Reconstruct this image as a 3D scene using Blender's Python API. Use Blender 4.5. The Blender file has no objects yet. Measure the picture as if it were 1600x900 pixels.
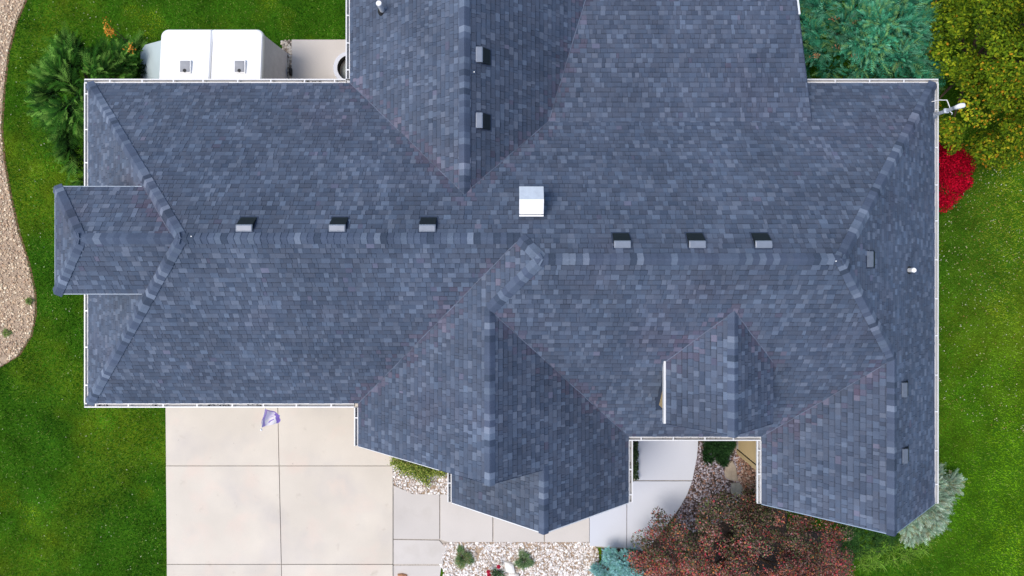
import bpy, bmesh, math, random
import numpy as np
from mathutils import Vector, Matrix, noise as mnoise
random.seed(7)
RNG = np.random.default_rng(7)
R = math.radians
scene = bpy.context.scene
col = scene.collection

# ------------------------------------------------------------------ camera, sky, sun, exposure
EAVE = 2.8                       # gutter height above the lawn
CAMZ = 20.6                      # the drone hovers over the ridge, looking straight down
FPX = 1016.0                     # focal length in pixels of the 1600 px wide photograph
U = 1.0 / 57.08                  # roof plan unit -> metres
cam = bpy.data.cameras.new("camera")
cam.sensor_width = 36.0
cam.lens = 36.0 * FPX / 1600.0
cam.shift_y = -40.0 / 1600.0
cam.clip_end = 1500
camo = bpy.data.objects.new("camera", cam)
camo.location = (0, 0, CAMZ)
col.objects.link(camo)
scene.camera = camo

SUN_EL, SUN_AZ = 64.0, 262.0     # soft light from the left, thin cloud
w = bpy.data.worlds.new("World")
scene.world = w
w.use_nodes = True
nt = w.node_tree
bg = nt.nodes["Background"]
sky = nt.nodes.new("ShaderNodeTexSky")
sky.sky_type = 'NISHITA'
sky.sun_disc = False
sky.sun_elevation = R(SUN_EL)
sky.sun_rotation = R(SUN_AZ)
sky.air_density = 1.0
sky.dust_density = 2.0
nt.links.new(sky.outputs[0], bg.inputs[0])
bg.inputs[1].default_value = 0.15
sl = bpy.data.lights.new("sun", 'SUN')
sl.energy = 1.5
sl.angle = R(30)
sl.color = (1.0, 0.93, 0.84)
so = bpy.data.objects.new("sun", sl)
d = Vector((math.sin(R(SUN_AZ)) * math.cos(R(SUN_EL)), math.cos(R(SUN_AZ)) * math.cos(R(SUN_EL)), math.sin(R(SUN_EL))))
so.rotation_euler = d.to_track_quat('Z', 'Y').to_euler()
so.location = d * 60
col.objects.link(so)
scene.view_settings.view_transform = 'Standard'
scene.view_settings.look = 'None'
scene.view_settings.exposure = 0.58
scene.view_settings.gamma = 1.0

# ------------------------------------------------------------------ helpers: objects
def link(name, me, mat=None, parent=None, loc=None):
    o = bpy.data.objects.new(name, me)
    col.objects.link(o)
    if mat is not None and me is not None and len(me.materials) == 0:
        me.materials.append(mat)
    if parent is not None:
        o.parent = parent
        o.location = -world_loc(parent)
    if loc is not None:
        o.location = loc
    return o

def world_loc(o):
    v = Vector((0, 0, 0))
    while o is not None:
        v = v + Vector(o.location)
        o = o.parent
    return v

def thing(name, label, cat, loc, group=None):
    o = bpy.data.objects.new(name, None)
    o.empty_display_size = 0.2
    o.location = loc
    col.objects.link(o)
    o['label'] = label
    o['category'] = cat
    if group:
        o['group'] = group
    return o

def tag(o, label=None, cat=None, group=None, kind=None):
    for k, v in (('label', label), ('category', cat), ('group', group), ('kind', kind)):
        if v:
            o[k] = v
    return o

class MB:
    """collects polygons, builds ONE mesh object (world coordinates)"""
    def __init__(s):
        s.v = []; s.f = []; s.c = []; s.m = []
    def poly(s, pts, c=(1, 1, 1), m=0):
        i = len(s.v)
        s.v.extend([tuple(p) for p in pts])
        s.f.append(tuple(range(i, i + len(pts))))
        s.c.append(c); s.m.append(m)
    def box(s, a, b, c=(1, 1, 1), m=0):
        x0, y0, z0 = [min(p, q) for p, q in zip(a, b)]
        x1, y1, z1 = [max(p, q) for p, q in zip(a, b)]
        i = len(s.v)
        s.v += [(x0, y0, z0), (x1, y0, z0), (x1, y1, z0), (x0, y1, z0), (x0, y0, z1), (x1, y0, z1), (x1, y1, z1), (x0, y1, z1)]
        for q in ((3, 2, 1, 0), (4, 5, 6, 7), (0, 1, 5, 4), (1, 2, 6, 5), (2, 3, 7, 6), (3, 0, 4, 7)):
            s.f.append(tuple(i + k for k in q)); s.c.append(c); s.m.append(m)
    def prism(s, pts, z0, z1, c=(1, 1, 1), m=0):
        """pts counter-clockwise plan outline"""
        n = len(pts); i = len(s.v)
        s.v += [(p[0], p[1], z0) for p in pts] + [(p[0], p[1], z1) for p in pts]
        s.f.append(tuple(i + n + k for k in range(n))); s.c.append(c); s.m.append(m)
        s.f.append(tuple(i + k for k in reversed(range(n)))); s.c.append(c); s.m.append(m)
        for k in range(n):
            q = (k + 1) % n
            s.f.append((i + k, i + q, i + n + q, i + n + k)); s.c.append(c); s.m.append(m)
    def tube(s, path, rad, n=8, c=(1, 1, 1), m=0, cap=True):
        path = [Vector(p) for p in path]
        if not hasattr(rad, '__len__'):
            rad = [rad] * len(path)
        rings = []
        for k, p in enumerate(path):
            t = (path[min(k + 1, len(path) - 1)] - path[max(k - 1, 0)]).normalized()
            a = t.orthogonal().normalized() if k == 0 else (prev - t * prev.dot(t)).normalized()
            prev = a
            b = t.cross(a)
            i = len(s.v)
            s.v += [tuple(p + (a * math.cos(j * 2 * math.pi / n) + b * math.sin(j * 2 * math.pi / n)) * rad[k]) for j in range(n)]
            rings.append(i)
        for k in range(len(path) - 1):
            for j in range(n):
                q = (j + 1) % n
                s.f.append((rings[k] + j, rings[k] + q, rings[k + 1] + q, rings[k + 1] + j)); s.c.append(c); s.m.append(m)
        if cap:
            s.f.append(tuple(rings[-1] + j for j in range(n))); s.c.append(c); s.m.append(m)
            s.f.append(tuple(rings[0] + j for j in reversed(range(n)))); s.c.append(c); s.m.append(m)
    def build(s, name, mat, parent=None, smooth=False, local=None, bevel=0):
        me = bpy.data.meshes.new(name)
        me.from_pydata(s.v, [], s.f)
        a = me.color_attributes.new("Col", 'FLOAT_COLOR', 'CORNER')
        buf = []
        for f, c in zip(s.f, s.c):
            buf.extend([c[0], c[1], c[2], 1.0] * len(f))
        a.data.foreach_set("color", buf)
        mats = mat if isinstance(mat, (list, tuple)) else [mat]
        for mm in mats:
            me.materials.append(mm)
        if len(mats) > 1:
            me.polygons.foreach_set("material_index", s.m)
        if smooth:
            me.polygons.foreach_set("use_smooth", [True] * len(s.f))
        me.update()
        o = link(name, me, None, parent)
        if bevel:
            b = o.modifiers.new("bevel", 'BEVEL'); b.width = bevel; b.segments = 2; b.limit_method = 'ANGLE'
        return o

def np_mesh(name, verts, k, cols, mat, parent=None, smooth=False):
    """verts (N*k,3): N separate k-gons with one colour each (N,3)"""
    n = len(verts) // k
    me = bpy.data.meshes.new(name)
    me.vertices.add(n * k)
    me.vertices.foreach_set("co", np.ascontiguousarray(verts, dtype=np.float32).ravel())
    me.loops.add(n * k)
    me.loops.foreach_set("vertex_index", np.arange(n * k, dtype=np.int32))
    me.polygons.add(n)
    me.polygons.foreach_set("loop_start", np.arange(0, n * k, k, dtype=np.int32))
    me.polygons.foreach_set("loop_total", np.full(n, k, dtype=np.int32))
    me.update(calc_edges=True)
    a = me.color_attributes.new("Col", 'FLOAT_COLOR', 'CORNER')
    c4 = np.ones((n, k, 4), dtype=np.float32)
    c4[:, :, :3] = np.asarray(cols, dtype=np.float32)[:, None, :]
    a.data.foreach_set("color", c4.ravel())
    me.materials.append(mat)
    if smooth:
        me.polygons.foreach_set("use_smooth", [True] * n)
    return link(name, me, None, parent)

# ------------------------------------------------------------------ helpers: materials
def mat(name, base=(0.5, 0.5, 0.5), rough=0.8, attr=False, n1=None, n2=None, bump=None, spec=0.3, metal=0.0, trans=0.0, patches=None, objvar=0.0):
    """n1/n2: (scale, amount) brightness mottling; bump: (scale, strength, distance); patches: list of (scale, colour, lo, hi, seed)"""
    m = bpy.data.materials.new(name)
    m.use_nodes = True
    t = m.node_tree
    b = t.nodes["Principled BSDF"]
    b.inputs["Roughness"].default_value = rough
    b.inputs["Metallic"].default_value = metal
    b.inputs["Specular IOR Level"].default_value = spec
    geo = t.nodes.new("ShaderNodeNewGeometry")
    if attr:
        an = t.nodes.new("ShaderNodeAttribute"); an.attribute_name = "Col"
        out = an.outputs["Color"]
        if base != (1, 1, 1):
            mx = t.nodes.new("ShaderNodeMix"); mx.data_type = 'RGBA'; mx.blend_type = 'MULTIPLY'; mx.inputs[0].default_value = 1.0
            t.links.new(out, mx.inputs[6]); mx.inputs[7].default_value = (*base, 1); out = mx.outputs[2]
    else:
        rg = t.nodes.new("ShaderNodeRGB"); rg.outputs[0].default_value = (*base, 1)
        out = rg.outputs[0]
    for pc in (patches or []):
        sc_, c_, lo, hi, sd = pc
        tn = t.nodes.new("ShaderNodeTexNoise"); tn.inputs["Scale"].default_value = sc_; tn.inputs["Detail"].default_value = 5
        tn.noise_dimensions = '4D'; tn.inputs["W"].default_value = sd
        t.links.new(geo.outputs["Position"], tn.inputs["Vector"])
        mr = t.nodes.new("ShaderNodeMapRange"); mr.inputs[1].default_value = lo; mr.inputs[2].default_value = hi
        t.links.new(tn.outputs["Fac"], mr.inputs[0])
        mx = t.nodes.new("ShaderNodeMix"); mx.data_type = 'RGBA'; mx.blend_type = 'MIX' if not attr else 'MULTIPLY'
        t.links.new(mr.outputs[0], mx.inputs[0]); t.links.new(out, mx.inputs[6]); mx.inputs[7].default_value = (*c_, 1)
        out = mx.outputs[2]
    for k, nn in enumerate((n1, n2)):
        if not nn: continue
        tn = t.nodes.new("ShaderNodeTexNoise"); tn.inputs["Scale"].default_value = nn[0]; tn.inputs["Detail"].default_value = 6
        t.links.new(geo.outputs["Position"], tn.inputs["Vector"])
        mr = t.nodes.new("ShaderNodeMapRange"); mr.inputs[1].default_value = 0.25; mr.inputs[2].default_value = 0.75
        mr.inputs[3].default_value = 1 - nn[1]; mr.inputs[4].default_value = 1 + nn[1]
        t.links.new(tn.outputs["Fac"], mr.inputs[0])
        vm = t.nodes.new("ShaderNodeVectorMath"); vm.operation = 'SCALE'
        t.links.new(out, vm.inputs[0]); t.links.new(mr.outputs[0], vm.inputs["Scale"])
        out = vm.outputs[0]
    if objvar:
        oi = t.nodes.new("ShaderNodeObjectInfo"); mr = t.nodes.new("ShaderNodeMapRange")
        mr.inputs[3].default_value = 1 - objvar; mr.inputs[4].default_value = 1 + objvar
        t.links.new(oi.outputs["Random"], mr.inputs[0])
        vm = t.nodes.new("ShaderNodeVectorMath"); vm.operation = 'SCALE'
        t.links.new(out, vm.inputs[0]); t.links.new(mr.outputs[0], vm.inputs["Scale"]); out = vm.outputs[0]
    t.links.new(out, b.inputs["Base Color"])
    if bump:
        tn = t.nodes.new("ShaderNodeTexNoise"); tn.inputs["Scale"].default_value = bump[0]; tn.inputs["Detail"].default_value = 4
        t.links.new(geo.outputs["Position"], tn.inputs["Vector"])
        bp = t.nodes.new("ShaderNodeBump"); bp.inputs["Strength"].default_value = bump[1]; bp.inputs["Distance"].default_value = bump[2]
        t.links.new(tn.outputs["Fac"], bp.inputs["Height"]); t.links.new(bp.outputs[0], b.inputs["Normal"])
    if trans:
        tl = t.nodes.new("ShaderNodeBsdfTranslucent"); ms = t.nodes.new("ShaderNodeMixShader"); ms.inputs[0].default_value = trans
        t.links.new(out, tl.inputs["Color"]); t.links.new(b.outputs[0], ms.inputs[1]); t.links.new(tl.outputs[0], ms.inputs[2])
        t.links.new(ms.outputs[0], t.nodes["Material Output"].inputs["Surface"])
    return m

M = {}
M['shingle'] = mat('asphalt_shingle', (0.99, 1.0, 1.05), 0.9, attr=True, n1=(0.7, 0.15), n2=(60, 0.16), bump=(180, 0.35, 0.004), spec=0.25,
                   patches=[(0.35, (1.10, 0.93, 0.92), 0.56, 0.75, 3.0), (0.5, (0.82, 0.84, 0.86), 0.52, 0.72, 8.0)])
M['deck'] = mat('roof_underlay', (0.035, 0.05, 0.085), 0.95)
M['white_metal'] = mat('white_gutter_metal', (0.70, 0.70, 0.69), 0.35, n1=(3, 0.05), n2=(40, 0.03), spec=0.5)
M['gutter_inner'] = mat('grey_gutter_floor', (0.46, 0.45, 0.44), 0.6, n1=(4, 0.15), n2=(30, 0.10))  # floor coloured greyer than the gutter sides
M['trim'] = mat('white_painted_trim', (0.72, 0.74, 0.76), 0.5, n1=(3, 0.05))
M['drip'] = mat('pale_blue_drip_edge', (0.24, 0.32, 0.42), 0.4, spec=0.5)
M['siding'] = mat('tan_siding', (0.50, 0.38, 0.20), 0.7, n1=(2, 0.05), n2=(30, 0.04))
M['vent'] = mat('grey_vent_metal', (0.19, 0.22, 0.27), 0.35, spec=0.6, n1=(8, 0.08))
M['vent_dark'] = mat('black_vent_grille', (0.012, 0.018, 0.024), 0.6)
M['galv'] = mat('galvanised_steel', (0.62, 0.66, 0.70), 0.4, metal=0.35, n1=(10, 0.08))
M['white_cap'] = mat('white_enamel', (0.85, 0.85, 0.84), 0.3, spec=0.5)
M['pvc'] = mat('white_pvc', (0.8, 0.8, 0.79), 0.4)
M['rubber'] = mat('black_rubber_flashing', (0.015, 0.015, 0.017), 0.6)
M['glass'] = mat('dark_window_glass', (0.03, 0.04, 0.05), 0.08, spec=0.8)
M['bark'] = mat('bark', (0.09, 0.06, 0.04), 0.95, n1=(8, 0.3), bump=(30, 0.6, 0.02))
M['leaf'] = mat('leaf', (1, 1, 1), 0.8, attr=True, spec=0.04, trans=0.15)
M['needle'] = mat('needle', (1, 1, 1), 0.8, attr=True, spec=0.04, trans=0.06)
M['grass'] = mat('grass_blades', (1, 1, 1), 0.9, attr=True, spec=0.02, trans=0.10, n1=(1.1, 0.32), n2=(7, 0.25))
M['lawn'] = mat('lawn_turf', (0.040, 0.115, 0.006), 0.95, spec=0.02, n1=(1.1, 0.30), n2=(25, 0.40), bump=(60, 0.8, 0.03),
                patches=[(0.25, (0.10, 0.16, 0.008), 0.50, 0.70, 1.0)])
M['concrete'] = mat('cream_concrete', (0.62, 0.56, 0.47), 0.85, objvar=0.03, n1=(0.7, 0.07), n2=(90, 0.05), bump=(150, 0.12, 0.002),
                    patches=[(0.6, (0.55, 0.50, 0.44), 0.50, 0.70, 5.0), (1.3, (0.64, 0.55, 0.46), 0.52, 0.70, 2.0), (2.8, (0.48, 0.42, 0.34), 0.64, 0.80, 9.0), (9, (0.34, 0.29, 0.24), 0.71, 0.80, 4.0)])
M['concrete_grey'] = mat('grey_concrete', (0.56, 0.52, 0.475), 0.85, objvar=0.04, patches=[(1.1, (0.50, 0.46, 0.41), 0.55, 0.75, 6.0)], n1=(0.8, 0.05), n2=(90, 0.05), bump=(150, 0.12, 0.002))
M['concrete_white'] = mat('pale_concrete', (0.58, 0.60, 0.65), 0.8, n1=(0.7, 0.03), n2=(90, 0.03), bump=(150, 0.1, 0.002))
M['joint'] = mat('joint_filler', (0.44, 0.39, 0.33), 0.95, n2=(30, 0.3))
M['stone'] = mat('gravel_stone', (1, 1, 1), 0.85, attr=True, n2=(70, 0.12))
M['gravel_base'] = mat('gravel_bed_soil', (0.40, 0.30, 0.21), 0.95, n1=(6, 0.2), n2=(60, 0.5), bump=(70, 0.8, 0.02))
M['mulch_base'] = mat('dark_mulch_soil', (0.07, 0.05, 0.04), 0.95, n1=(6, 0.3), n2=(60, 0.5), bump=(70, 0.8, 0.02))
M['cloth'] = mat('flag_cloth', (1, 1, 1), 0.8, attr=True, trans=0.15)

# ------------------------------------------------------------------ helpers: geometry of the place
def gp(px, py, z=0.0):
    s = (CAMZ - z) / FPX
    return ((px - 800) * s, (410 - py) * s)
def E(X, Y, h=0.0):
    return Vector((X * U, Y * U, EAVE + h * U))
def in_poly(x, y, poly):
    x = np.asarray(x); y = np.asarray(y)
    r = np.zeros(x.shape, bool)
    n = len(poly)
    for i in range(n):
        x0, y0 = poly[i]; x1, y1 = poly[(i + 1) % n]
        if y0 == y1: continue
        c = ((y0 > y) != (y1 > y)) & (x < (x1 - x0) * (y - y0) / (y1 - y0) + x0)
        r ^= c
    return r
def scatter(poly, n, holes=()):
    xs = [p[0] for p in poly]; ys = [p[1] for p in poly]
    out = np.zeros((0, 2))
    while len(out) < n:
        p = RNG.random((n * 2, 2)) * [max(xs) - min(xs), max(ys) - min(ys)] + [min(xs), min(ys)]
        k = in_poly(p[:, 0], p[:, 1], poly)
        for h in holes:
            k &= ~in_poly(p[:, 0], p[:, 1], h)
        out = np.vstack([out, p[k]])
    return out[:n]
def ccw(poly):
    a = sum(poly[i][0] * poly[(i + 1) % len(poly)][1] - poly[(i + 1) % len(poly)][0] * poly[i][1] for i in range(len(poly)))
    return list(poly) if a > 0 else list(reversed(poly))
def clip(subj, clipper):
    out = list(subj)
    c = ccw(clipper)
    for i in range(len(c)):
        a = c[i]; b = c[(i + 1) % len(c)]
        inp = out; out = []
        if not inp: return []
        def side(p): return (b[0] - a[0]) * (p[1] - a[1]) - (b[1] - a[1]) * (p[0] - a[0])
        for k in range(len(inp)):
            p = inp[k]; q = inp[(k + 1) % len(inp)]
            sp, sq = side(p), side(q)
            if sp >= 0: out.append(p)
            if (sp >= 0) != (sq >= 0):
                t = sp / (sp - sq)
                out.append((p[0] + t * (q[0] - p[0]), p[1] + t * (q[1] - p[1])))
    return out

# ================================================================== GROUND
gmesh = MB()
gmesh.poly([(-300, -300, 0), (300, -300, 0), (300, 300, 0), (-300, 300, 0)])
tag(gmesh.build('ground', M['lawn']), 'grass covered ground around the house', kind='structure')

def sheet(name, pts_px, z, mt, kind='structure', label=None):
    m = MB()
    m.poly([(*gp(*p), z) for p in pts_px][::1] if True else [])
    pts = ccw([gp(*p) for p in pts_px])
    m = MB(); m.poly([(x, y, z) for x, y in pts])
    o = m.build(name, mt); tag(o, label, kind=kind)
    return o

LEFT_BED = [(-700, -300), (70, -300), (56, -60), (40, 0), (25, 35), (13, 80), (6, 140), (2, 200), (6, 250), (15, 300), (28, 360), (44, 410), (54, 455), (55, 490), (48, 525), (28, 556), (0, 573), (-60, 590), (-700, 620)]
sheet('bed_edging', [(a + 3, b) for a, b in LEFT_BED], 0.007, mat('brown_edge_soil', (0.16, 0.09, 0.05), .95, n2=(30, .4)), label='bare brown soil edge round the left gravel bed')
sheet('gravel_bed', LEFT_BED, 0.012, M['gravel_base'], label='pink brown gravel bed curving along the left lawn')
BED2 = [(692, 848), (705, 847), (925, 847), (935, 860), (935, 1000), (680, 1000), (688, 915), (694, 893), (687, 882), (690, 862)]
sheet('gravel_bed', BED2, 0.012, M['gravel_base'], label='white gravel bed below the cream front walk')
BED1 = [(607, 700), (720, 700), (720, 772), (645, 772), (614, 758)]
sheet('gravel_bed', BED1, 0.012, M['gravel_base'], label='small white gravel bed in the corner beside the driveway')
BED3 = [(1085, 600), (1230, 600), (1230, 860), (1000, 900), (1020, 850), (1062, 793), (1078, 757), (1088, 710), (1092, 683)]
sheet('mulch_bed', BED3, 0.012, M['mulch_base'], label='grey and rust stone mulch bed beside the curved walk')
BED4 = [(960, 600), (999, 600), (998, 690), (994, 740), (988, 757), (960, 757)]
sheet('mulch_bed', BED4, 0.012, M['mulch_base'], label='narrow dark planted strip left of the curved walk')
BED5 = [(940, 855), (1030, 845), (1230, 830), (1328, 830), (1335, 870), (1322, 900), (1318, 1000), (935, 1000)]
sheet('mulch_bed', BED5, 0.016, M['mulch_base'], label='dark soil under the red leaved shrub')
BED6 = [(441, 64), (456, 64), (456, 170), (441, 170)]
sheet('gravel_bed', BED6, 0.012, M['gravel_base'], label='narrow strip of river stones beside the patio slab')

def slab_set(name, label, base_px, slabs, mt, z0=0.02, z1=0.06):
    pts = ccw([gp(*p) for p in base_px])
    m = MB(); m.prism(pts, 0.0, z0)
    base = m.build(name, M['joint']); tag(base, label, kind='structure')
    for s in slabs:
        m = MB(); m.prism(ccw([gp(*p, z1) for p in s]), z0 + 0.002, z1 + RNG.uniform(-0.003, 0.003))
        m.build('concrete_slab', mt, base, bevel=0.006)
    return base

yr = [(560, 727.5), (728.5, 881.4), (882.4, 1010)]
sl_ = []
for (a, b) in yr:
    def jx(y): return 434 + (y - 636) * 6 / 264
    sl_.append([(258.5 + (a - 636) * 0.008, a), (jx(a) - .45, a), (jx(b) - .45, b), (258.5 + (b - 636) * 0.010, b)])
    sl_.append([(jx(a) + .45, a), (613.6, a), (613.6, b), (jx(b) + .45, b)])
slab_set('driveway', 'cream concrete driveway of large slabs in front of the garage', [(259, 560), (613, 560), (613, 1010), (262, 1010)], sl_, M['concrete'])
slab_set('front_path', 'cream grey front path between driveway and gravel bed', [(614.5, 758), (645, 772), (690, 772), (800, 772), (921, 700), (921, 847), (705, 847), (692, 862), (690, 884), (614.5, 884)],
         [[(614.8, 758.5), (645, 772), (686.5, 772.5), (686.5, 843), (614.8, 842)],
          [(688, 772.5), (769.5, 772.5), (769.5, 847), (700, 847), (688, 843)],
          [(771, 700), (850, 700), (850, 847), (771, 847)],
          [(851.5, 700), (920.6, 700), (920.6, 847), (851.5, 847)],
          [(614.8, 843.5), (686, 844.5), (698, 858), (691, 870), (693, 881.5), (614.8, 881.5)]], M['concrete_grey'], 0.015, 0.05)
m = MB(); m.prism(ccw([gp(*p) for p in [(614.6, 883.5), (690, 883.5), (684, 920), (680, 1010), (614.6, 1010)]]), 0.0, 0.02)
tag(m.build('lower_path', M['concrete_grey']), 'grey concrete path running down past the gravel bed', kind='structure')
arc = [(1091, 683), (1090.5, 700), (1089, 715), (1086, 730), (1082, 750.5)]
arc2 = [(1081.5, 752), (1074, 772), (1064, 790), (1050, 810), (1034, 830), (1018, 850), (1005, 862)]
slab_set('curved_walk', 'pale grey curved walk leading to the front door', [(923, 760), (978, 757), (995, 745), (999, 600), (1090, 600)] + arc[:4] + arc2 + [(1000, 858), (923, 854)],
         [[(998.5, 600), (1091, 600)] + arc + [(992, 750.5), (997, 700)],
          [(980, 752), (1081.5, 752)] + arc2[1:] + [(1004, 860), (980, 856)],
          [(921.5, 765), (979, 752), (979, 856), (921.5, 853)]], M['concrete_white'], 0.02, 0.075)
slab_set('patio', 'small cream patio slab in the corner behind the garage', [(456, 62), (600, 62), (600, 170), (456, 170)], [[(455.5, 62), (600, 62), (600, 170), (455.5, 170)]], M['concrete_grey'], 0.015, 0.05)

def in_px(x, y, z, poly):
    k = FPX / (CAMZ - z)
    return in_poly(800 + x * k, 410 - y * k, poly)

# ------------------------------------------------------------------ gravel and stones
PHI = (1 + 5 ** .5) / 2
ICO_V = np.array([(-1, PHI, 0), (1, PHI, 0), (-1, -PHI, 0), (1, -PHI, 0), (0, -1, PHI), (0, 1, PHI), (0, -1, -PHI), (0, 1, -PHI), (PHI, 0, -1), (PHI, 0, 1), (-PHI, 0, -1), (-PHI, 0, 1)]) / (1 + PHI ** 2) ** .5
ICO_F = np.array([(0, 11, 5), (0, 5, 1), (0, 1, 7), (0, 7, 10), (0, 10, 11), (1, 5, 9), (5, 11, 4), (11, 10, 2), (10, 7, 6), (7, 1, 8), (3, 9, 4), (3, 4, 2), (3, 2, 6), (3, 6, 8), (3, 8, 9), (4, 9, 5), (2, 4, 11), (6, 2, 10), (8, 6, 7), (9, 8, 1)])
def stones(name, label, pts, size, palette, z=0.02, flat=0.6):
    n = len(pts)
    s = size * RNG.uniform(0.5, 1.35, (n, 1)) * RNG.uniform(0.65, 1.3, (n, 3))
    s[:, 2] *= flat
    v = ICO_V[None] * RNG.uniform(0.75, 1.2, (n, 12, 1)) * s[:, None, :]
    a = RNG.uniform(0, 2 * math.pi, n); ca, sa = np.cos(a)[:, None], np.sin(a)[:, None]
    x = v[..., 0] * ca - v[..., 1] * sa; y = v[..., 0] * sa + v[..., 1] * ca
    v = np.stack([x + pts[:, :1], y + pts[:, 1:2], v[..., 2] + z + s[:, 2:3] * 0.3], -1)
    f = v[:, ICO_F].reshape(-1, 3)
    pal = np.array(palette)
    c = pal[RNG.integers(0, len(pal), n)] * RNG.uniform(0.75, 1.2, (n, 1))
    o = np_mesh(name, f, 3, np.repeat(c, 20, 0), M['stone'])
    tag(o, label, kind='stuff')
    return o
def gpoly(px): return [gp(*p) for p in px]
PINK = [(0.58, 0.42, 0.27), (0.70, 0.55, 0.38), (0.48, 0.32, 0.20), (0.78, 0.66, 0.48), (0.38, 0.27, 0.19), (0.60, 0.46, 0.31)]
WHITE = [(0.72, 0.66, 0.60), (0.80, 0.76, 0.71), (0.60, 0.52, 0.46), (0.82, 0.80, 0.77), (0.50, 0.42, 0.36)]
GREY = [(0.30, 0.27, 0.30), (0.40, 0.36, 0.40), (0.20, 0.16, 0.17), (0.45, 0.42, 0.45), (0.28, 0.17, 0.13), (0.14, 0.10, 0.10)]
RUST = [(0.24, 0.12, 0.08), (0.30, 0.18, 0.13), (0.16, 0.09, 0.06), (0.40, 0.30, 0.24)]
vis_left = [(-130, -80), (60, -80)] + LEFT_BED[3:-2] + [(-60, 590), (-130, 600)]
stones('gravel', 'pink and brown pebbles of the left gravel bed', scatter(gpoly(vis_left), 11000), 0.030, PINK)
stones('gravel', 'white and cream pebbles of the bed below the front path', scatter(gpoly(BED2[:4] + [(935, 930), (683, 930)] + BED2[6:]), 5200), 0.034, WHITE)
stones('gravel', 'white pebbles in the corner beside the driveway', scatter(gpoly(BED1), 1700), 0.034, WHITE)
stones('gravel', 'grey and rust pebbles beside the curved walk', scatter(gpoly([(1092, 690), (1160, 690), (1160, 800), (1040, 850), (1062, 793), (1078, 757)]), 3400), 0.030, GREY)
stones('gravel', 'rust brown stone chips against the tan wall', scatter(gpoly([(1146, 690), (1192, 690), (1192, 800), (1160, 800)]), 1300), 0.032, RUST, z=0.03)
stones('gravel', 'tan and dark river stones between shed and patio', scatter(gpoly(BED6), 420), 0.045, [(0.60, 0.52, 0.42), (0.72, 0.66, 0.57), (0.45, 0.38, 0.30), (0.20, 0.17, 0.14)])

# ------------------------------------------------------------------ lawn
HOUSE_PX = [[(150, 150), (1440, 150), (1440, 640), (560, 640), (560, 620), (150, 620)], [(560, 0), (1225, 0), (1225, 160), (560, 160)]]
holes = [gpoly(LEFT_BED)] + [gpoly(b) for b in HOUSE_PX] + [gpoly([(259, 560), (614, 560), (614, 700), (925, 700), (1000, 600), (1318, 600), (1318, 900), (1230, 1010), (1020, 1010), (259, 1010)]), gpoly([(441, 62), (600, 62), (600, 170), (441, 170)])]
area = gpoly([(-60, -80), (1700, -80), (1700, 1000), (-60, 1000)])
N = 330000
p = scatter(area, N, holes)
L = RNG.uniform(0.03, 0.075, N)[:, None]; W = RNG.uniform(0.006, 0.012, N)[:, None]
a = RNG.uniform(0, 2 * math.pi, N)
dx = np.stack([np.cos(a), np.sin(a)], 1); nx = np.stack([-dx[:, 1], dx[:, 0]], 1)
lean = RNG.uniform(0.4, 1.1, N)[:, None]
P0 = np.hstack([p - nx * W, np.full((N, 1), 0.002)]); P1 = np.hstack([p + nx * W, np.full((N, 1), 0.002)])
P2 = np.hstack([p + dx * L * lean, L * 0.8])
X_, Y_ = p[:, 0], p[:, 1]
def fbm(x, y, s, k):
    return (np.sin(x * s + 1.3 * k) * np.cos(y * s * 1.13 + 2.1 * k) + 0.6 * np.sin((x + y) * s * 1.9 + k) + 0.45 * np.cos((x * 1.7 - y) * s * 2.3 + 3 * k) + 0.3 * np.sin((x * 0.6 + y * 1.5) * s * 4.1 + 5 * k)) / 2.35
g1 = fbm(X_, Y_, 0.55, 1.0); g2 = fbm(X_, Y_, 1.5, 2.7)
green = np.array([0.068, 0.220, 0.009]); yel = np.array([0.20, 0.28, 0.012]); dark = np.array([0.018, 0.088, 0.006]); olive = np.array([0.17, 0.185, 0.022])
t1 = np.clip(0.35 + 0.55 * g1 + 0.25 * g2, 0, 1)[:, None]
c = dark * (1 - t1) + green * t1
ys = np.clip((-g2 * 0.8 + g1 * 0.6 - 0.25) * 1.6, 0, 0.75)[:, None]
c = c * (1 - ys) + yel * ys
# the lawn to the right is drier towards the tree
right = np.clip((X_ - 13.3) / 1.5, 0, 1) * np.clip((Y_ + 3.5) / 5, 0, 1)
c = c * (1 - 0.62 * right[:, None]) + olive * 0.62 * right[:, None]
rr = np.clip((X_ - 14.2) / 2.0, 0, 1)[:, None] * 0.5
c = c * (1 - rr) + yel * rr
lowr = (np.clip((X_ - 13.3) / 1.0, 0, 1) * np.clip((-1.5 - Y_) / 3, 0, 1))[:, None] * 0.55
c = c * (1 - lowr) + np.array([0.13, 0.30, 0.006]) * lowr
# faint mowing stripes
mow = 1 + 0.10 * np.sign(np.sin(X_ * 2 * math.pi / 1.9 + 0.4)) * np.clip(np.abs(np.sin(X_ * 2 * math.pi / 1.9 + 0.4)) * 3, 0, 1)
c *= RNG.uniform(0.50, 1.65, (N, 1)) * mow[:, None]
lt = RNG.random(N) < 0.05
c[lt] = np.array([0.26, 0.34, 0.07])
lw = np_mesh('lawn_grass', np.stack([P0, P1, P2], 1).reshape(-1, 3), 3, c, M['grass'])
tag(lw, 'short green grass blades covering the lawn', kind='stuff')
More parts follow.
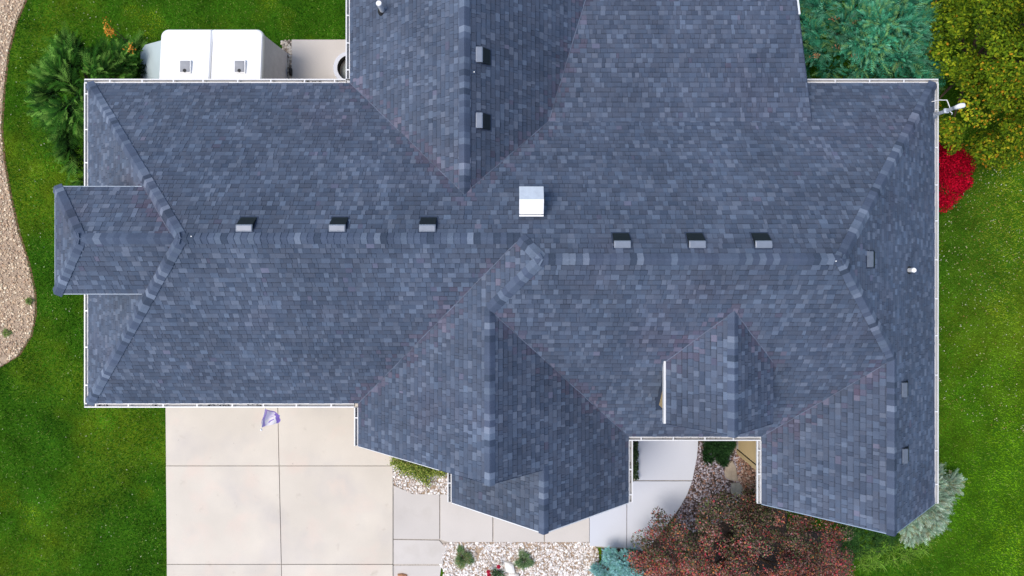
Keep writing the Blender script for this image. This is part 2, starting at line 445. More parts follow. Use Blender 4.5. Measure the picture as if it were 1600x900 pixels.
# pale specks: fallen leaves and clover heads
def flecks(label, poly, n, size, pal, z=(0.03, 0.07)):
    p = scatter(poly, n, holes)
    a = RNG.uniform(0, 6.28, n); s = size * RNG.uniform(0.5, 1.4, n)
    zz = RNG.uniform(*z, n)
    q = []
    for k in range(4):
        an = a + k * math.pi / 2; r = s * (1.0 if k % 2 == 0 else 0.55)
        q.append(np.stack([p[:, 0] + np.cos(an) * r, p[:, 1] + np.sin(an) * r, zz + RNG.uniform(-.01, .01, n)], 1))
    pal = np.array(pal)
    o = np_mesh('fallen_leaves', np.stack(q, 1).reshape(-1, 3), 4, pal[RNG.integers(0, len(pal), n)], M['leaf'])
    tag(o, label, kind='stuff')
flecks('pale specks of fallen leaf on the right hand lawn', gpoly([(1465, 230), (1640, 230), (1640, 700), (1465, 640)]), 900, 0.020, [(0.45, 0.45, 0.22), (0.55, 0.50, 0.30), (0.35, 0.22, 0.08), (0.6, 0.6, 0.45)])
flecks('few pale leaf specks on the left hand lawn', gpoly([(0, 0), (258, 0), (258, 920), (0, 920)]), 260, 0.020, [(0.40, 0.48, 0.26), (0.45, 0.45, 0.32)])

# ================================================================== HOUSE
house = thing('house', 'large house with slate blue shingle roof, many hips and gables, white gutters', 'house', (0, 0, 0))
p_, pe = 0.8333, 0.8785
# plane: (x0,y0,h0,slope,(dx,dy) uphill)
FACES = [
 ('mainN', (0, 280, 0, p_, (0, -1)), [[(-662, 280), (10, 280), (10, 30), (-412, 30)], [(10, 280), (660, 280), (398.2, 4), (36, 4), (10, 30)]]),
 ('garS', (0, -220, 0, p_, (0, 1)), [[(-662, -220), (-240, -220), (10, 30), (-412, 30)]]),
 ('garW', (-662, 0, 0, p_, (1, 0)), [[(-662, 280), (-412, 30), (-662, -220)]]),
 ('cL', (-240, 0, 0, p_, (1, 0)), [[(-240, -287), (-29, -287), (-29, -9), (-240, -220)], [(-29, -61), (36, 4), (10, 30), (-29, -9)]]),
 ('cR', (182, 0, 0, p_, (-1, 0)), [[(-29, -61), (-29, -287), (44, -287), (44, -134)], [(44, -134), (44, -375), (182, -375), (182, -272)]]),
 ('dL', (-94, 0, 0, p_, (1, 0)), [[(-94, -375), (44, -375), (44, -275), (-94, -275)]]),
 ('bS', (0, -272, 0, p_, (0, 1)), [[(182, -272), (390, -272), (528.6, -133.4), (398.2, 4), (36, 4), (-29, -61)]]),
 ('eL', (390, 0, 0, p_, (1, 0)), [[(390, -377), (528.6, -377), (528.6, -133.4), (390, -272)]]),
 ('east', (660, 0, 0, pe, (-1, 0)), [[(660, -133.4), (660, -377), (528.6, -377), (528.6, -133.4)], [(660, 280), (660, -133.4), (528.6, -133.4), (398.2, 4)]]),
 ('nL', (-253, 0, 0, p_, (1, 0)), [[(-253, 560), (-63, 560), (-63, 90), (-253, 280)]]),
 ('nR', (127, 0, 0, p_, (-1, 0)), [[(-63, 90), (54, 207), (127, 451), (127, 560), (-63, 560)]]),
 ('low', (0, 450.2, 0, 0.25, (0, -1)), [[(54, 207), (440, 207), (440, 450), (127, 450)]]),
 ('fL', (214, 0, 112.7, p_, (1, 0)), [[(214, -224), (287.5, -224), (287.5, -63), (214, -137.3)]]),
 ('fR', (363, 0, 111, p_, (-1, 0)), [[(363, -224), (287.5, -224), (287.5, -63), (363, -139)]]),
 ('gN', (0, 102, 137, p_, (0, -1)), [[(-617, 102), (-545, 30), (-425.6, 30), (-497.6, 102)]]),
 ('gS', (0, -42, 137, p_, (0, 1)), [[(-617, -42), (-545, 30), (-425.6, 30), (-497.6, -42)]]),
 ('gW', (-617, 0, 137, p_, (1, 0)), [[(-617, 102), (-545, 30), (-617, -42)]]),
]
PL = {f[0]: f[1] for f in FACES}
def hz(pl, X, Y):
    return pl[2] + pl[3] * ((X - pl[0]) * pl[4][0] + (Y - pl[1]) * pl[4][1])
def top_h(X, Y, skip=None):
    b = -1e9
    for f in FACES:
        if f[0] == skip: continue
        for pg in f[2]:
            c_ = ccw(pg); ok = True
            for i in range(len(c_)):
                a_, b_ = c_[i], c_[(i + 1) % len(c_)]
                if (b_[0] - a_[0]) * (Y - a_[1]) - (b_[1] - a_[1]) * (X - a_[0]) < 0: ok = False; break
            if ok: b = max(b, hz(f[1], X, Y))
    return b
def on_roof(face, px, py):
    """point of the roof plane seen at a photograph position, metres"""
    pl = PL[face]
    dx = (px - 800) / FPX; dy = (410 - py) / FPX      # per metre below the camera
    # z = EAVE + U*h0 + s*((x-x0)dx+(y-y0)dy);  x = dx*t, y = dy*t, z = CAMZ - t
    s = pl[3]; ux, uy = pl[4]
    t = (CAMZ - EAVE - pl[2] * U + s * (pl[0] * U * ux + pl[1] * U * uy)) / (1 + s * (dx * ux + dy * uy))
    return Vector((dx * t, dy * t, CAMZ - t))

deck = MB()
for nm, pl, polys in FACES:
    for pg in polys:
        deck.poly([E(x, y, hz(pl, x, y)) - Vector((0, 0, 0.012)) for x, y in ccw(pg)])
        deck.poly([E(x, y, hz(pl, x, y)) - Vector((0, 0, 0.10)) for x, y in reversed(ccw(pg))])
roof = deck.build('roof', M['deck'], house)
roof['label'] = 'slate blue roof of hips, gables and valleys'

EXPO = 0.143
TONES = [((0.076, 0.097, 0.136), 0.38), ((0.086, 0.109, 0.151), 0.27), ((0.100, 0.126, 0.172), 0.17), ((0.124, 0.154, 0.204), 0.12), ((0.063, 0.082, 0.118), 0.06)]
tn_c = [t[0] for t in TONES]; tn_w = [t[1] for t in TONES]
VALLEYS = [((182, -272), (-29, -61), ('cR', 'bS'), 'L'), ((-240, -220), (10, 30), ('garS', 'cL'), ''), ((390, -272), (528.6, -133.4), ('bS', 'eL'), ''),
           ((-253, 280), (-63, 90), ('mainN', 'nL'), 'L'), ((54, 207), (-63, 90), ('mainN', 'nR'), ''), ((127, 450), (54, 207), ('low', 'nR'), ''),
           ((-497.6, 102), (-425.6, 30), ('garW', 'gN'), 'L'), ((214, -137.3), (287.5, -63), ('bS', 'fL'), ''), ((363, -139), (287.5, -63), ('bS', 'fR'), '')]
def valley_near(nm, x, y):
    best = 0
    for a, b, fs, _ in VALLEYS:
        if nm not in fs: continue
        dx, dy = b[0] - a[0], b[1] - a[1]; l2 = dx * dx + dy * dy
        t = max(0, min(1, ((x - a[0]) * dx + (y - a[1]) * dy) / l2))
        d_ = math.hypot(x - a[0] - t * dx, y - a[1] - t * dy)
        if d_ < 22: best = max(best, 0.8 * (1 - d_ / 22) * (0.4 + 0.6 * math.sin(t * 5 + a[0]) ** 2))
    return best
tabs = []    # (size, top polygon 3D, bottom drop, colour)
rnd = random.Random(11)
for nm, pl, polys in FACES:
    s = pl[3]; cosk = 1 / math.sqrt(1 + s * s)
    ux, uy = pl[4]; ax, ay = -uy, ux       # along the eave
    nrm = Vector((-ux * s, -uy * s, 1)).normalized()
    allp = [q for pg in polys for q in pg]
    us = [x * ax + y * ay for x, y in allp]
    vs = [(x - pl[0]) * ux + (y - pl[1]) * uy for x, y in allp]
    umin, umax = min(us), max(us)
    rowh = EXPO * cosk / U               # plan units per course
    r = int(math.floor(min(vs) / rowh))
    ftone = {'cR': .93, 'nR': .92, 'dL': .95, 'low': .94, 'east': 1.10, 'garW': 1.04, 'fR': 1.0}.get(nm, 1.0)  # light and shade of each slope put into its shingle tone
    while r * rowh < max(vs):
        rowj = rnd.uniform(-0.25, 0.25) * 0.004
        u = umin - rnd.uniform(0, 12)
        prev = None
        while u < umax:
            wd = rnd.choice((4.5, 6, 7, 8, 9, 10.5, 12)) * rnd.uniform(0.82, 1.02)
            ci = rnd.choices(range(5), tn_w)[0]
            if prev == 3 and ci == 3: ci = 0
            prev = ci
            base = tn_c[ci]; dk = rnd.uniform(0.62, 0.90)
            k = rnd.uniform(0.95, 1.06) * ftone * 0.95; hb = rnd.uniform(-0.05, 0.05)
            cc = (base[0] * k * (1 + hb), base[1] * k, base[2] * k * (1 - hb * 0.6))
            vx_, vy_ = (u + wd / 2) * ax + (r + .5) * rowh * ux + (pl[0] if ux else 0), (u + wd / 2) * ay + (r + .5) * rowh * uy + (pl[1] if uy else 0)
            if rnd.random() < valley_near(nm, vx_, vy_): cc = (cc[0] * 1.16, cc[1] * 0.93, cc[2] * 0.93)
            if rnd.random() < 0.008: cc = (cc[0] * 1.15, cc[1] * 0.97, cc[2] * 1.0)
            lift = 0.007 + (0.005 if ci in (2, 3) else 0.0) + rnd.uniform(-0.001, 0.002) + rowj
            v0 = r * rowh; v1 = v0 + rowh + 1.2
            u0, u1 = u, u + wd - (0.38 if rnd.random() < 0.6 else 0.0)
            u += wd
            rect = []
            for (uu, vv) in ((u0, v0), (u1, v0), (u1, v1), (u0, v1)):
                rect.append((uu * ax + vv * ux + (pl[0] if ux else 0), uu * ay + vv * uy + (pl[1] if uy else 0)))
            for pg in polys:
                c_ = clip(ccw(rect), pg)
                if len(c_) < 3: continue
                ar = abs(sum(c_[i][0] * c_[(i + 1) % len(c_)][1] - c_[(i + 1) % len(c_)][0] * c_[i][1] for i in range(len(c_)))) / 2
                if ar < 1.0: continue
                mx_ = sum(q[0] for q in c_) / len(c_); my_ = sum(q[1] for q in c_) / len(c_)
                if top_h(mx_, my_, nm) > hz(pl, mx_, my_) + 14: continue
                def lift_up(c_):
                  top = []
                  for (x, y) in c_:
                    vv = (x - pl[0]) * ux + (y - pl[1]) * uy
                    f_ = max(0, min(1, (vv - v0) / (v1 - v0)))
                    top.append(E(x, y, hz(pl, x, y)) + nrm * (0.002 + lift * (1 - f_)))
                  return top
                top = lift_up(c_)
                # dark granule band of laminated shingles, doubling as a painted course shadow line
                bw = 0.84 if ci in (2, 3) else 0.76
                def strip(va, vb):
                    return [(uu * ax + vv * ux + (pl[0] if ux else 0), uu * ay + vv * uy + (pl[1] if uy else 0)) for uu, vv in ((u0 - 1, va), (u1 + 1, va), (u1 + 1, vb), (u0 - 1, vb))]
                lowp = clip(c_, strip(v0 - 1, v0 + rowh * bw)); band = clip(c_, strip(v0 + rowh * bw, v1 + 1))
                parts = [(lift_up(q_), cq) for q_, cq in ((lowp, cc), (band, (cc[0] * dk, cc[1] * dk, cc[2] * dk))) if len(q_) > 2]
                kk = FPX / (CAMZ - top[0].z)
                px = 800 + mx_ * U * kk; py = 410 - my_ * U * kk
                vis = -20 < px < 1620 and -20 < py < 920
                # seen size: area in pixels
                vdir = (Vector((0, 0, CAMZ)) - top[0]).normalized()
                sz = ar / cosk * max(0, nrm.dot(vdir)) * (kk * U) ** 2 if vis else 0
                if top_h(mx_, my_, nm) > hz(pl, mx_, my_): sz = 0
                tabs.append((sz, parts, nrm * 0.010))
        r += 1
def add_tab(mb, top, drop, cc):
    mb.poly(top, cc)
    n = len(top); low = [q - drop for q in top]
    for i in range(n):
        j = (i + 1) % n
        mb.poly([top[i], low[i], low[j], top[j]], cc)
def centre_build(name, mb, mt, parent):
    """a small piece whose origin sits on the piece itself"""
    c = Vector((0, 0, 0))
    for v in mb.v: c += Vector(v)
    c /= len(mb.v)
    mb.v = [tuple(Vector(v) - c) for v in mb.v]
    o = mb.build(name, mt, parent)
    o.location = Vector(o.location) + c
    return o
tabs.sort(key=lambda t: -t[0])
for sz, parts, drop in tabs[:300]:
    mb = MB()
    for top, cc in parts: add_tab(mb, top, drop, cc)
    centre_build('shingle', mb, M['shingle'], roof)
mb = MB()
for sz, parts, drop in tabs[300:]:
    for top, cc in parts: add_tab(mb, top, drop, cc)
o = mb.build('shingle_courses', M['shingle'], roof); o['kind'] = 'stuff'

# ridge and hip caps
LINES = [  # low end -> high end (caps overlap upward), faces on both sides
 ((-662, 280), (-412, 30), 'garW', 'mainN'), ((-662, -220), (-412, 30), 'garW', 'garS'), ((10, 30), (-412, 30), 'mainN', 'garS'),
 ((660, 280), (398.2, 4), 'mainN', 'east'), ((528.6, -133.4), (398.2, 4), 'bS', 'east'), ((398.2, 4), (36, 4), 'mainN', 'bS'),
 ((-29, -61), (36, 4), 'cL', 'bS'), ((10, 30), (36, 4), 'cL', 'mainN'),
 ((-29, -289), (-29, -61), 'cL', 'cR'), ((44, -377), (44, -287), 'dL', 'cR'), ((528.6, -379), (528.6, -133.4), 'eL', 'east'),
 ((287.5, -227), (287.5, -63), 'fL', 'fR'), ((-63, 560), (-63, 90), 'nL', 'nR'), ((-545, 30), (-425.6, 30), 'gN', 'gS'),
 ((-617, 102), (-545, 30), 'gW', 'gN'), ((-617, -42), (-545, 30), 'gW', 'gS')]
def nrmof(f):
    pl = PL[f]; return Vector((-pl[4][0] * pl[3], -pl[4][1] * pl[3], 1)).normalized()
caps = []
CAPC = [((0.072, 0.094, 0.138), .44), ((0.090, 0.116, 0.164), .24), ((0.118, 0.150, 0.200), .12), ((0.165, 0.20, 0.255), .05), ((0.050, 0.068, 0.100), .10)]
for a_, b_, fa, fb in LINES:
    A = E(a_[0], a_[1], hz(PL[fa], *a_)); B = E(b_[0], b_[1], hz(PL[fa], *b_))
    t = (B - A); Ln = t.length; t.normalize()
    na, nb = nrmof(fa), nrmof(fb)
    da = t.cross(na); da = da if da.z < 0 else -da
    db = t.cross(nb); db = db if db.z < 0 else -db
    if abs(t.z) < 1e-3:
        # ridges: side directions are simply downhill
        da = Vector((-PL[fa][4][0], -PL[fa][4][1], -PL[fa][3])).normalized(); db = Vector((-PL[fb][4][0], -PL[fb][4][1], -PL[fb][3])).normalized()
    else:
        # make sure each points away over its own face
        ca = Vector((-PL[fa][4][0], -PL[fa][4][1], 0)); cb = Vector((-PL[fb][4][0], -PL[fb][4][1], 0))
        if da.dot(ca) < 0: da = -da
        if db.dot(cb) < 0: db = -db
    up = (na + nb).normalized()
    s_ = 0.0
    n_ = int(Ln / EXPO)
    ex = Ln / max(n_, 1)
    for i in range(n_ + 1):
        a0 = i * ex; a1 = min(a0 + ex + 0.05, Ln + 0.06)
        if a0 > Ln - 0.03: break
        w_ = 0.146 + rnd.uniform(-0.006, 0.006)
        prof = [(da, w_, na, 0.010), (da, w_ * .55, na, 0.013), (da, w_ * .18, na, 0.016), (up, 0.0, up, 0.020), (db, w_ * .18, nb, 0.016), (db, w_ * .55, nb, 0.013), (db, w_, nb, 0.010)]
        sk = rnd.uniform(-0.006, 0.006)
        def row(q, li):
            out = []
            for j, (dr, ww, n__, hh) in enumerate(prof):
                out.append(A + t * (q + sk * (j - 3) / 3) + dr * ww + n__ * (hh + li))
            return out
        hip = abs(t.z) > .05
        lift = (0.021 if hip else 0.013) + rnd.uniform(-0.002, 0.003)
        r0 = row(a0, lift); r1 = row(a1, 0.0)
        low = [q - up * 0.012 for q in r0]
        base = rnd.choices([q[0] for q in CAPC], [q[1] for q in CAPC] if not hip else [.36, .22, .22, .10, .10])[0]
        k = rnd.uniform(0.92, 1.08); cc = tuple(q * k for q in base)
        mid = (r0[3])
        kk = FPX / (CAMZ - mid.z); px = 800 + mid.x * kk; py = 410 - mid.y * kk
        vis = -10 < px < 1610 and -10 < py < 910 and top_h(mid.x / U, mid.y / U) < (mid.z - EAVE) / U + 6
        caps.append((kk if vis else 0, r0, r1, low, cc))
caps.sort(key=lambda q: -q[0])
def add_cap(mb, r0, r1, low, cc):
    for j in range(6):
        mb.poly([r0[j], r0[j + 1], r1[j + 1], r1[j]], cc)
        mb.poly([low[j], low[j + 1], r0[j + 1], r0[j]], cc)
    mb.poly([r0[0], r1[0], low[0]], cc); mb.poly([r0[6], low[6], r1[6]], cc)
for sz, r0, r1, low, cc in caps[:300]:
    mb = MB(); add_cap(mb, r0, r1, low, cc)
    centre_build('ridge_cap', mb, M['shingle'], roof)
mb = MB()
for sz, r0, r1, low, cc in caps[300:]: add_cap(mb, r0, r1, low, cc)
if mb.v:
    o = mb.build('ridge_cap_run', M['shingle'], roof); o['kind'] = 'stuff'

for a, b, fs, _ in VALLEYS:
    A = E(a[0], a[1], hz(PL[fs[0]], *a)); B = E(b[0], b[1], hz(PL[fs[0]], *b))
    t = (B - A).normalized(); sd = t.cross(Vector((0, 0, 1))).normalized()
    m = MB(); n_ = int((B - A).length / 0.35)
    for i in range(n_):
        p0 = A.lerp(B, i / n_); p1 = A.lerp(B, (i + 1) / n_); k = rnd.uniform(.8, 1.25); o_ = sd * rnd.uniform(-.006, .006)
        c0 = (0.110 * k, 0.130 * k, 0.172 * k)
        u_ = Vector((0, 0, .024))
        m.poly([p0 + u_ + o_ - sd * .010, p1 + u_ + o_ - sd * .010, p1 + u_ + o_ + sd * .010, p0 + u_ + o_ + sd * .010][::-1], c0)
        m.poly([p0 + u_ + o_ + sd * .010, p1 + u_ + o_ + sd * .010, p1 + o_ + sd * .016, p0 + o_ + sd * .016], (0.05, 0.06, 0.08))
    m.build('valley_edge', M['shingle'], roof)

# rake boards along the gables (white board just proud of the shingles)
def rake(a_, b_, face, out, mt='trim', name='rake_board', dep=0.14, wd=0.022):
    A = E(a_[0], a_[1], hz(PL[face], *a_)); B = E(b_[0], b_[1], hz(PL[face], *b_))
    o_ = Vector((out[0], out[1], 0)) * wd
    up = Vector((0, 0, 0.004)); dn = Vector((0, 0, -dep))
    mb = MB()
    q = [A + up, B + up, B + dn, A + dn]
    q2 = [v + o_ for v in q]
    mb.poly(q); mb.poly(q2[::-1])
    for i in range(4):
        j = (i + 1) % 4
        mb.poly([q[i], q2[i], q2[j], q[j]])
    return mb.build(name, M[mt], house)
rake((-240, -287.3), (-101, -287.3), 'cL', (0, -1), wd=0.014); rake((-101, -287.3), (-29, -287.3), 'cL', (0, -1), 'deck', wd=0.008); rake((-29, -287.3), (44, -287.3), 'cR', (0, -1), 'deck', wd=0.01)
rake((-94, -375.3), (44, -375.3), 'dL', (0, -1)); rake((44, -375.3), (182, -375.3), 'cR', (0, -1))
rake((390, -377.3), (528.6, -377.3), 'eL', (0, -1), 'drip'); rake((528.6, -377.3), (660, -377.3), 'east', (0, -1), 'drip')
rake((214, -224.3), (287.5, -224.3), 'fL', (0, -1), 'deck', wd=0.01); rake((287.5, -224.3), (363, -224.3), 'fR', (0, -1), 'deck', wd=0.01)
rake((440.3, 207), (440.3, 380), 'low', (1, 0), 'deck', wd=0.015)
rake((440.3, 381), (440.3, 450), 'low', (1, 0), wd=0.05)
rake((-253, 560.3), (-63, 560.3), 'nL', (0, 1)); rake((-63, 560.3), (127, 560.3), 'nR', (0, 1))
# eave edges without a gutter
for a_, b_, f_, o_ in (((-617.3, 102), (-617.3, -42), 'gW', (-1, 0)), ((-617, 102.3), (-500, 102.3), 'gN', (0, 1)), ((-617, -42.3), (-500, -42.3), 'gS', (0, -1))):
    rake(a_, b_, f_, o_, 'drip', 'drip_edge', 0.12, 0.018)
rake((363.3, -224), (363.3, -139), 'fR', (1, 0), 'deck', 'fascia', 0.12, 0.008)
rake((127, 450.4), (440, 450.4), 'low', (0, 1), 'trim', 'fascia', 0.14, 0.02)

# gutters with hangers
hang_me = {}
def gutter(axis, a, b, edge, out, h=0.0, wid=6.6, first=22, step=50, ends=True):
    """axis 'x' runs along X at Y=edge; out = +-1 outward sign; plan units"""
    g = MB()
    W_ = wid * U; t = 0.006; dep = 0.11
    z1 = EAVE + h * U - 0.012; z0 = z1 - dep
    A_, B_, e_ = a * U, b * U, edge * U + out * 0.003
    def bx(n0, n1, za, zb, mi=0, ea=0.0):
        p0, p1 = e_ + out * n0, e_ + out * n1
        if axis == 'x': g.box((A_ + ea, p0, za), (B_ - ea, p1, zb), m=mi)
        else: g.box((p0, A_ + ea, za), (p1, B_ - ea, zb), m=mi)
    bx(0, 0.026, z1 - 0.03, z1 + 0.006)                 # back flange
    bx(0, t, z0, z1 - 0.03)
    bx(t, W_ - 0.02, z0, z0 + t, 1)                     # floor
    bx(W_ - 0.02, W_ - 0.012, z0, z1 - 0.02)            # face
    bx(W_ - 0.026, W_ + 0.004, z1 - 0.02, z1 + 0.004)   # front lip
    if ends:
        for q in (A_, B_ - t if b > a else B_ + t):
            if axis == 'x': g.box((q, e_ + out * 0.026, z0 + t), (q + t, e_ + out * (W_ - 0.026), z1 - 0.002))
            else: g.box((e_ + out * 0.026, q, z0 + t), (e_ + out * (W_ - 0.026), q + t, z1 - 0.002))
    o = g.build('gutter', [M['white_metal'], M['gutter_inner']], house)
    lo, hi = min(a, b), max(a, b)
    q = lo + first
    while q < hi - 6:
        key = (axis, round(wid, 1))
        if key not in hang_me:
            hm = MB()
            ww = W_ - 0.052
            if axis == 'x': hm.box((-0.017, -ww / 2 - .004, -0.004), (0.017, ww / 2 + .004, 0.007))
            else: hm.box((-ww / 2 - .004, -0.017, -0.004), (ww / 2 + .004, 0.017, 0.007))
            oo = hm.build('gutter_hanger', M['white_metal'], o)
            hang_me[key] = oo.data
        else:
            oo = link('gutter_hanger', hang_me[key], None, o)
        c_ = e_ + out * (0.026 + (W_ - 0.052) / 2)
        pos = Vector((q * U, c_, z1)) if axis == 'x' else Vector((c_, q * U, z1))
        oo.location = pos - world_loc(o)
        q += step + rnd.uniform(-5, 6)
    return o
gutter('x', -668.6, -260, 280, 1, first=40)
gutter('y', -220, 280, -662, -1, first=28, step=56)
gutter('x', -668.6, -247, -220, -1, first=18, step=52)
gutter('y', -287, -227, -240, -1, first=44)
gutter('y', -375, -292, -94, -1, first=30)
gutter('y', -375, -279, 182, 1, first=12, step=42)
gutter('x', 182, 389.5, -272, -1, first=20, step=46)
gutter('y', -377, -279, 390, -1, first=46, step=32)
gutter('y', -377, 280, 660, 1, first=30, step=56)
gutter('x', 440, 666.6, 280, 1, first=10, step=52)
gutter('y', 287, 560, -253, -1, first=14, step=46)
rake((213.8, -224), (213.8, -137), 'fL', (-1, 0), 'white_metal', 'fascia', 0.13, 0.052)
# leaf litter in the gutters
dp = []
for (x0, x1, y0, y1, n) in ((-480, -440, -225, -221.5, 60), (-330, -300, 282, 284.5, 60), (-650, -635, -225, -222, 25), (-565, -556, -225, -222, 12), (230, 330, -276.5, -273, 60),
                            (184, 187, -350, -290, 30), (385, 388.5, -360, -290, 26), (-245, -242, -245, -228, 20), (-99, -96, -360, -320, 16), (-420, -395, -225, -222, 30)):
    q = RNG.random((n, 2)) * [x1 - x0, y1 - y0] + [x0, y0]
    dp.append(q)
dp = np.vstack(dp) * U
stn = stones('leaf_litter', None, dp, 0.014, [(0.02, 0.016, 0.012), (0.05, 0.035, 0.02), (0.015, 0.015, 0.015)], z=EAVE - 0.112)
stn.parent = house; stn['kind'] = 'stuff'

# ------------------------------------------------------------------ walls
def wall(x0, x1, y0, y1, name='wall', z0=0.0, top=14):
    m = MB(); m.box((x0 * U, y0 * U, z0), (x1 * U, y1 * U, EAVE + top * U - 0.05)); return m.build(name, M['siding'], house)
wall(-640, -230, -198, 258); wall(-210, 638, -250, 258); wall(-231, 105, 258.2, 538, top=12); wall(105.2, 418, 258.2, 428, top=10)
wall(-218, 160, -265, -250.2); wall(-72, 160, -350, -265.2); wall(405, 638, -341, -250.2)
def gable(x0, x1, xr, y, face_l, face_r, th=8, zb=8, front=-1, label=None):
    """triangular gable wall below two roof planes"""
    m = MB()
    pts = [E(x0, y, zb), E(x1, y, zb), E(x1, y, hz(PL[face_r], x1, y) - 7), E(xr, y, hz(PL[face_l], xr, y) - 7), E(x0, y, hz(PL[face_l], x0, y) - 7)]
    back = [q + Vector((0, -front * th * U, 0)) for q in pts]
    m.poly(pts); m.poly(back[::-1])
    for i in range(5):
        j = (i + 1) % 5; m.poly([pts[j], pts[i], back[i], back[j]])
    return m.build('gable_wall', M['siding'], house)
gable(-218, 160, -29, -265.4, 'cL', 'cR'); gable(-72, 160, 44, -350.4, 'dL', 'cR'); gable(405, 640, 528.6, -341.4, 'eL', 'east')
gable(-231, 105, -63, 538.4, 'nL', 'nR', front=1)
m = MB(); m.box((418.2 * U, 207 * U, EAVE - 0.1), (424 * U, 428 * U, EAVE + 8 * U)); m.build('wall', M['siding'], house)
# dormers: side walls standing on the roof below
def roofbox(x0, x1, y0, y1, h0, h1):
    m = MB(); m.box((x0 * U, y0 * U, EAVE + h0 * U), (x1 * U, y1 * U, EAVE + h1 * U)); return m.build('dormer_wall', M['siding'], house)
roofbox(218.6, 354, -212, -120, 20, 112)
m = MB()
a_ = [E(219, -212, 112), E(354, -212, 112), E(287.5, -212, 166)]; b_ = [q + Vector((0, 0.15, 0)) for q in a_]
m.poly(a_); m.poly(b_[::-1])
for i in range(3): m.poly([a_[(i + 1) % 3], a_[i], b_[i], b_[(i + 1) % 3]])
m.build('gable_wall', M['siding'], house)
roofbox(-606, -480, -31, 91, 20, 138)
# lap siding on the wall seen beside the walk
xw = 405 * U
for i in range(15):
    m = MB(); z = 0.28 + i * 0.165
    m.poly([(xw - 0.022, -334 * U, z), (xw - 0.022, -251 * U, z), (xw - 0.006, -251 * U, z + 0.165), (xw - 0.006, -334 * U, z + 0.165)][::-1])
    m.poly([(xw - 0.022, -334 * U, z), (xw - 0.022, -251 * U, z), (xw, -251 * U, z), (xw, -334 * U, z)])
    m.build('siding_board', M['siding'], house)
m = MB(); m.box((xw - 0.035, -343.5 * U, 0.15), (xw + 0.14, -336 * U, 2.85)); m.build('corner_board', M['siding'], house)
m = MB(); m.box((xw - 0.012, -336 * U, 0.15), (xw, -334.2 * U, 2.85)); m.build('corner_shadow_gap', M['vent_dark'], house)
m = MB(); m.box((xw - 0.012, -341 * U, 0.0), (xw - 0.002, -251 * U, 0.26)); m.build('foundation', M['concrete_grey'], house)
# windows and doors of the walls
def window(cx, y, z0, wd, ht, face=-1, ax='x'):
    fr = MB()
    def bx(a, b, c, d, e0, e1):
        if ax == 'x': fr.box((a, y + face * e0, c), (b, y + face * e1, d))
        else: fr.box((y + face * e0, a, c), (y + face * e1, b, d))
    bx(cx - wd / 2, cx + wd / 2, z0, z0 + 0.07, 0.0, 0.05); bx(cx - wd / 2, cx + wd / 2, z0 + ht - 0.07, z0 + ht, 0.0, 0.05)
    bx(cx - wd / 2, cx - wd / 2 + 0.07, z0 + 0.07, z0 + ht - 0.07, 0.0, 0.05); bx(cx + wd / 2 - 0.07, cx + wd / 2, z0 + 0.07, z0 + ht - 0.07, 0.0, 0.05)
    bx(cx - 0.02, cx + 0.02, z0 + 0.07, z0 + ht - 0.07, 0.0, 0.035)
    o = fr.build('window', M['trim'], house)
    gl = MB()
    if ax == 'x': gl.box((cx - wd / 2 + .07, y + face * 0.004, z0 + .07), (cx + wd / 2 - .07, y + face * 0.014, z0 + ht - .07))
    else: gl.box((y + face * 0.004, cx - wd / 2 + .07, z0 + .07), (y + face * 0.014, cx + wd / 2 - .07, z0 + ht - .07))
    gl.build('pane', M['glass'], o)
window(525 * U, -341.4 * U, 0.9, 1.6, 1.4); window(44 * U, -350.6 * U, 0.9, 1.6, 1.4)
window(0, 638 * U, 0.9, 1.5, 1.3, 1, 'y'); window(-3.2, 638 * U, 0.9, 1.5, 1.3, 1, 'y'); window(2.5, 638 * U, 0.9, 1.2, 1.3, 1, 'y')
window(0.2, -640 * U, 0.9, 1.2, 1.2, -1, 'y'); window(30 * U, -606 * U, EAVE + 62 * U, 0.9, 0.9, -1, 'y')
window(300 * U, 428 * U, 0.6, 2.2, 1.6, 1)
gd = MB()
for i in range(4): gd.box((-10.2, -198 * U - 0.035, 0.07 + i * 0.55), (-5.2, -198 * U - 0.005, 0.60 + i * 0.55))
gd.build('garage_door', M['trim'], house)
dr = MB(); dr.box((250 * U - .5, -250 * U - .06, 0.08), (250 * U + .5, -250 * U - .005, 2.15)); fd = dr.build('front_door', M['bark'], house)
dh = MB(); dh.box((250 * U + .36, -250 * U - .10, 1.0), (250 * U + .42, -250 * U - .062, 1.14)); dh.build('door_handle', M['galv'], fd)

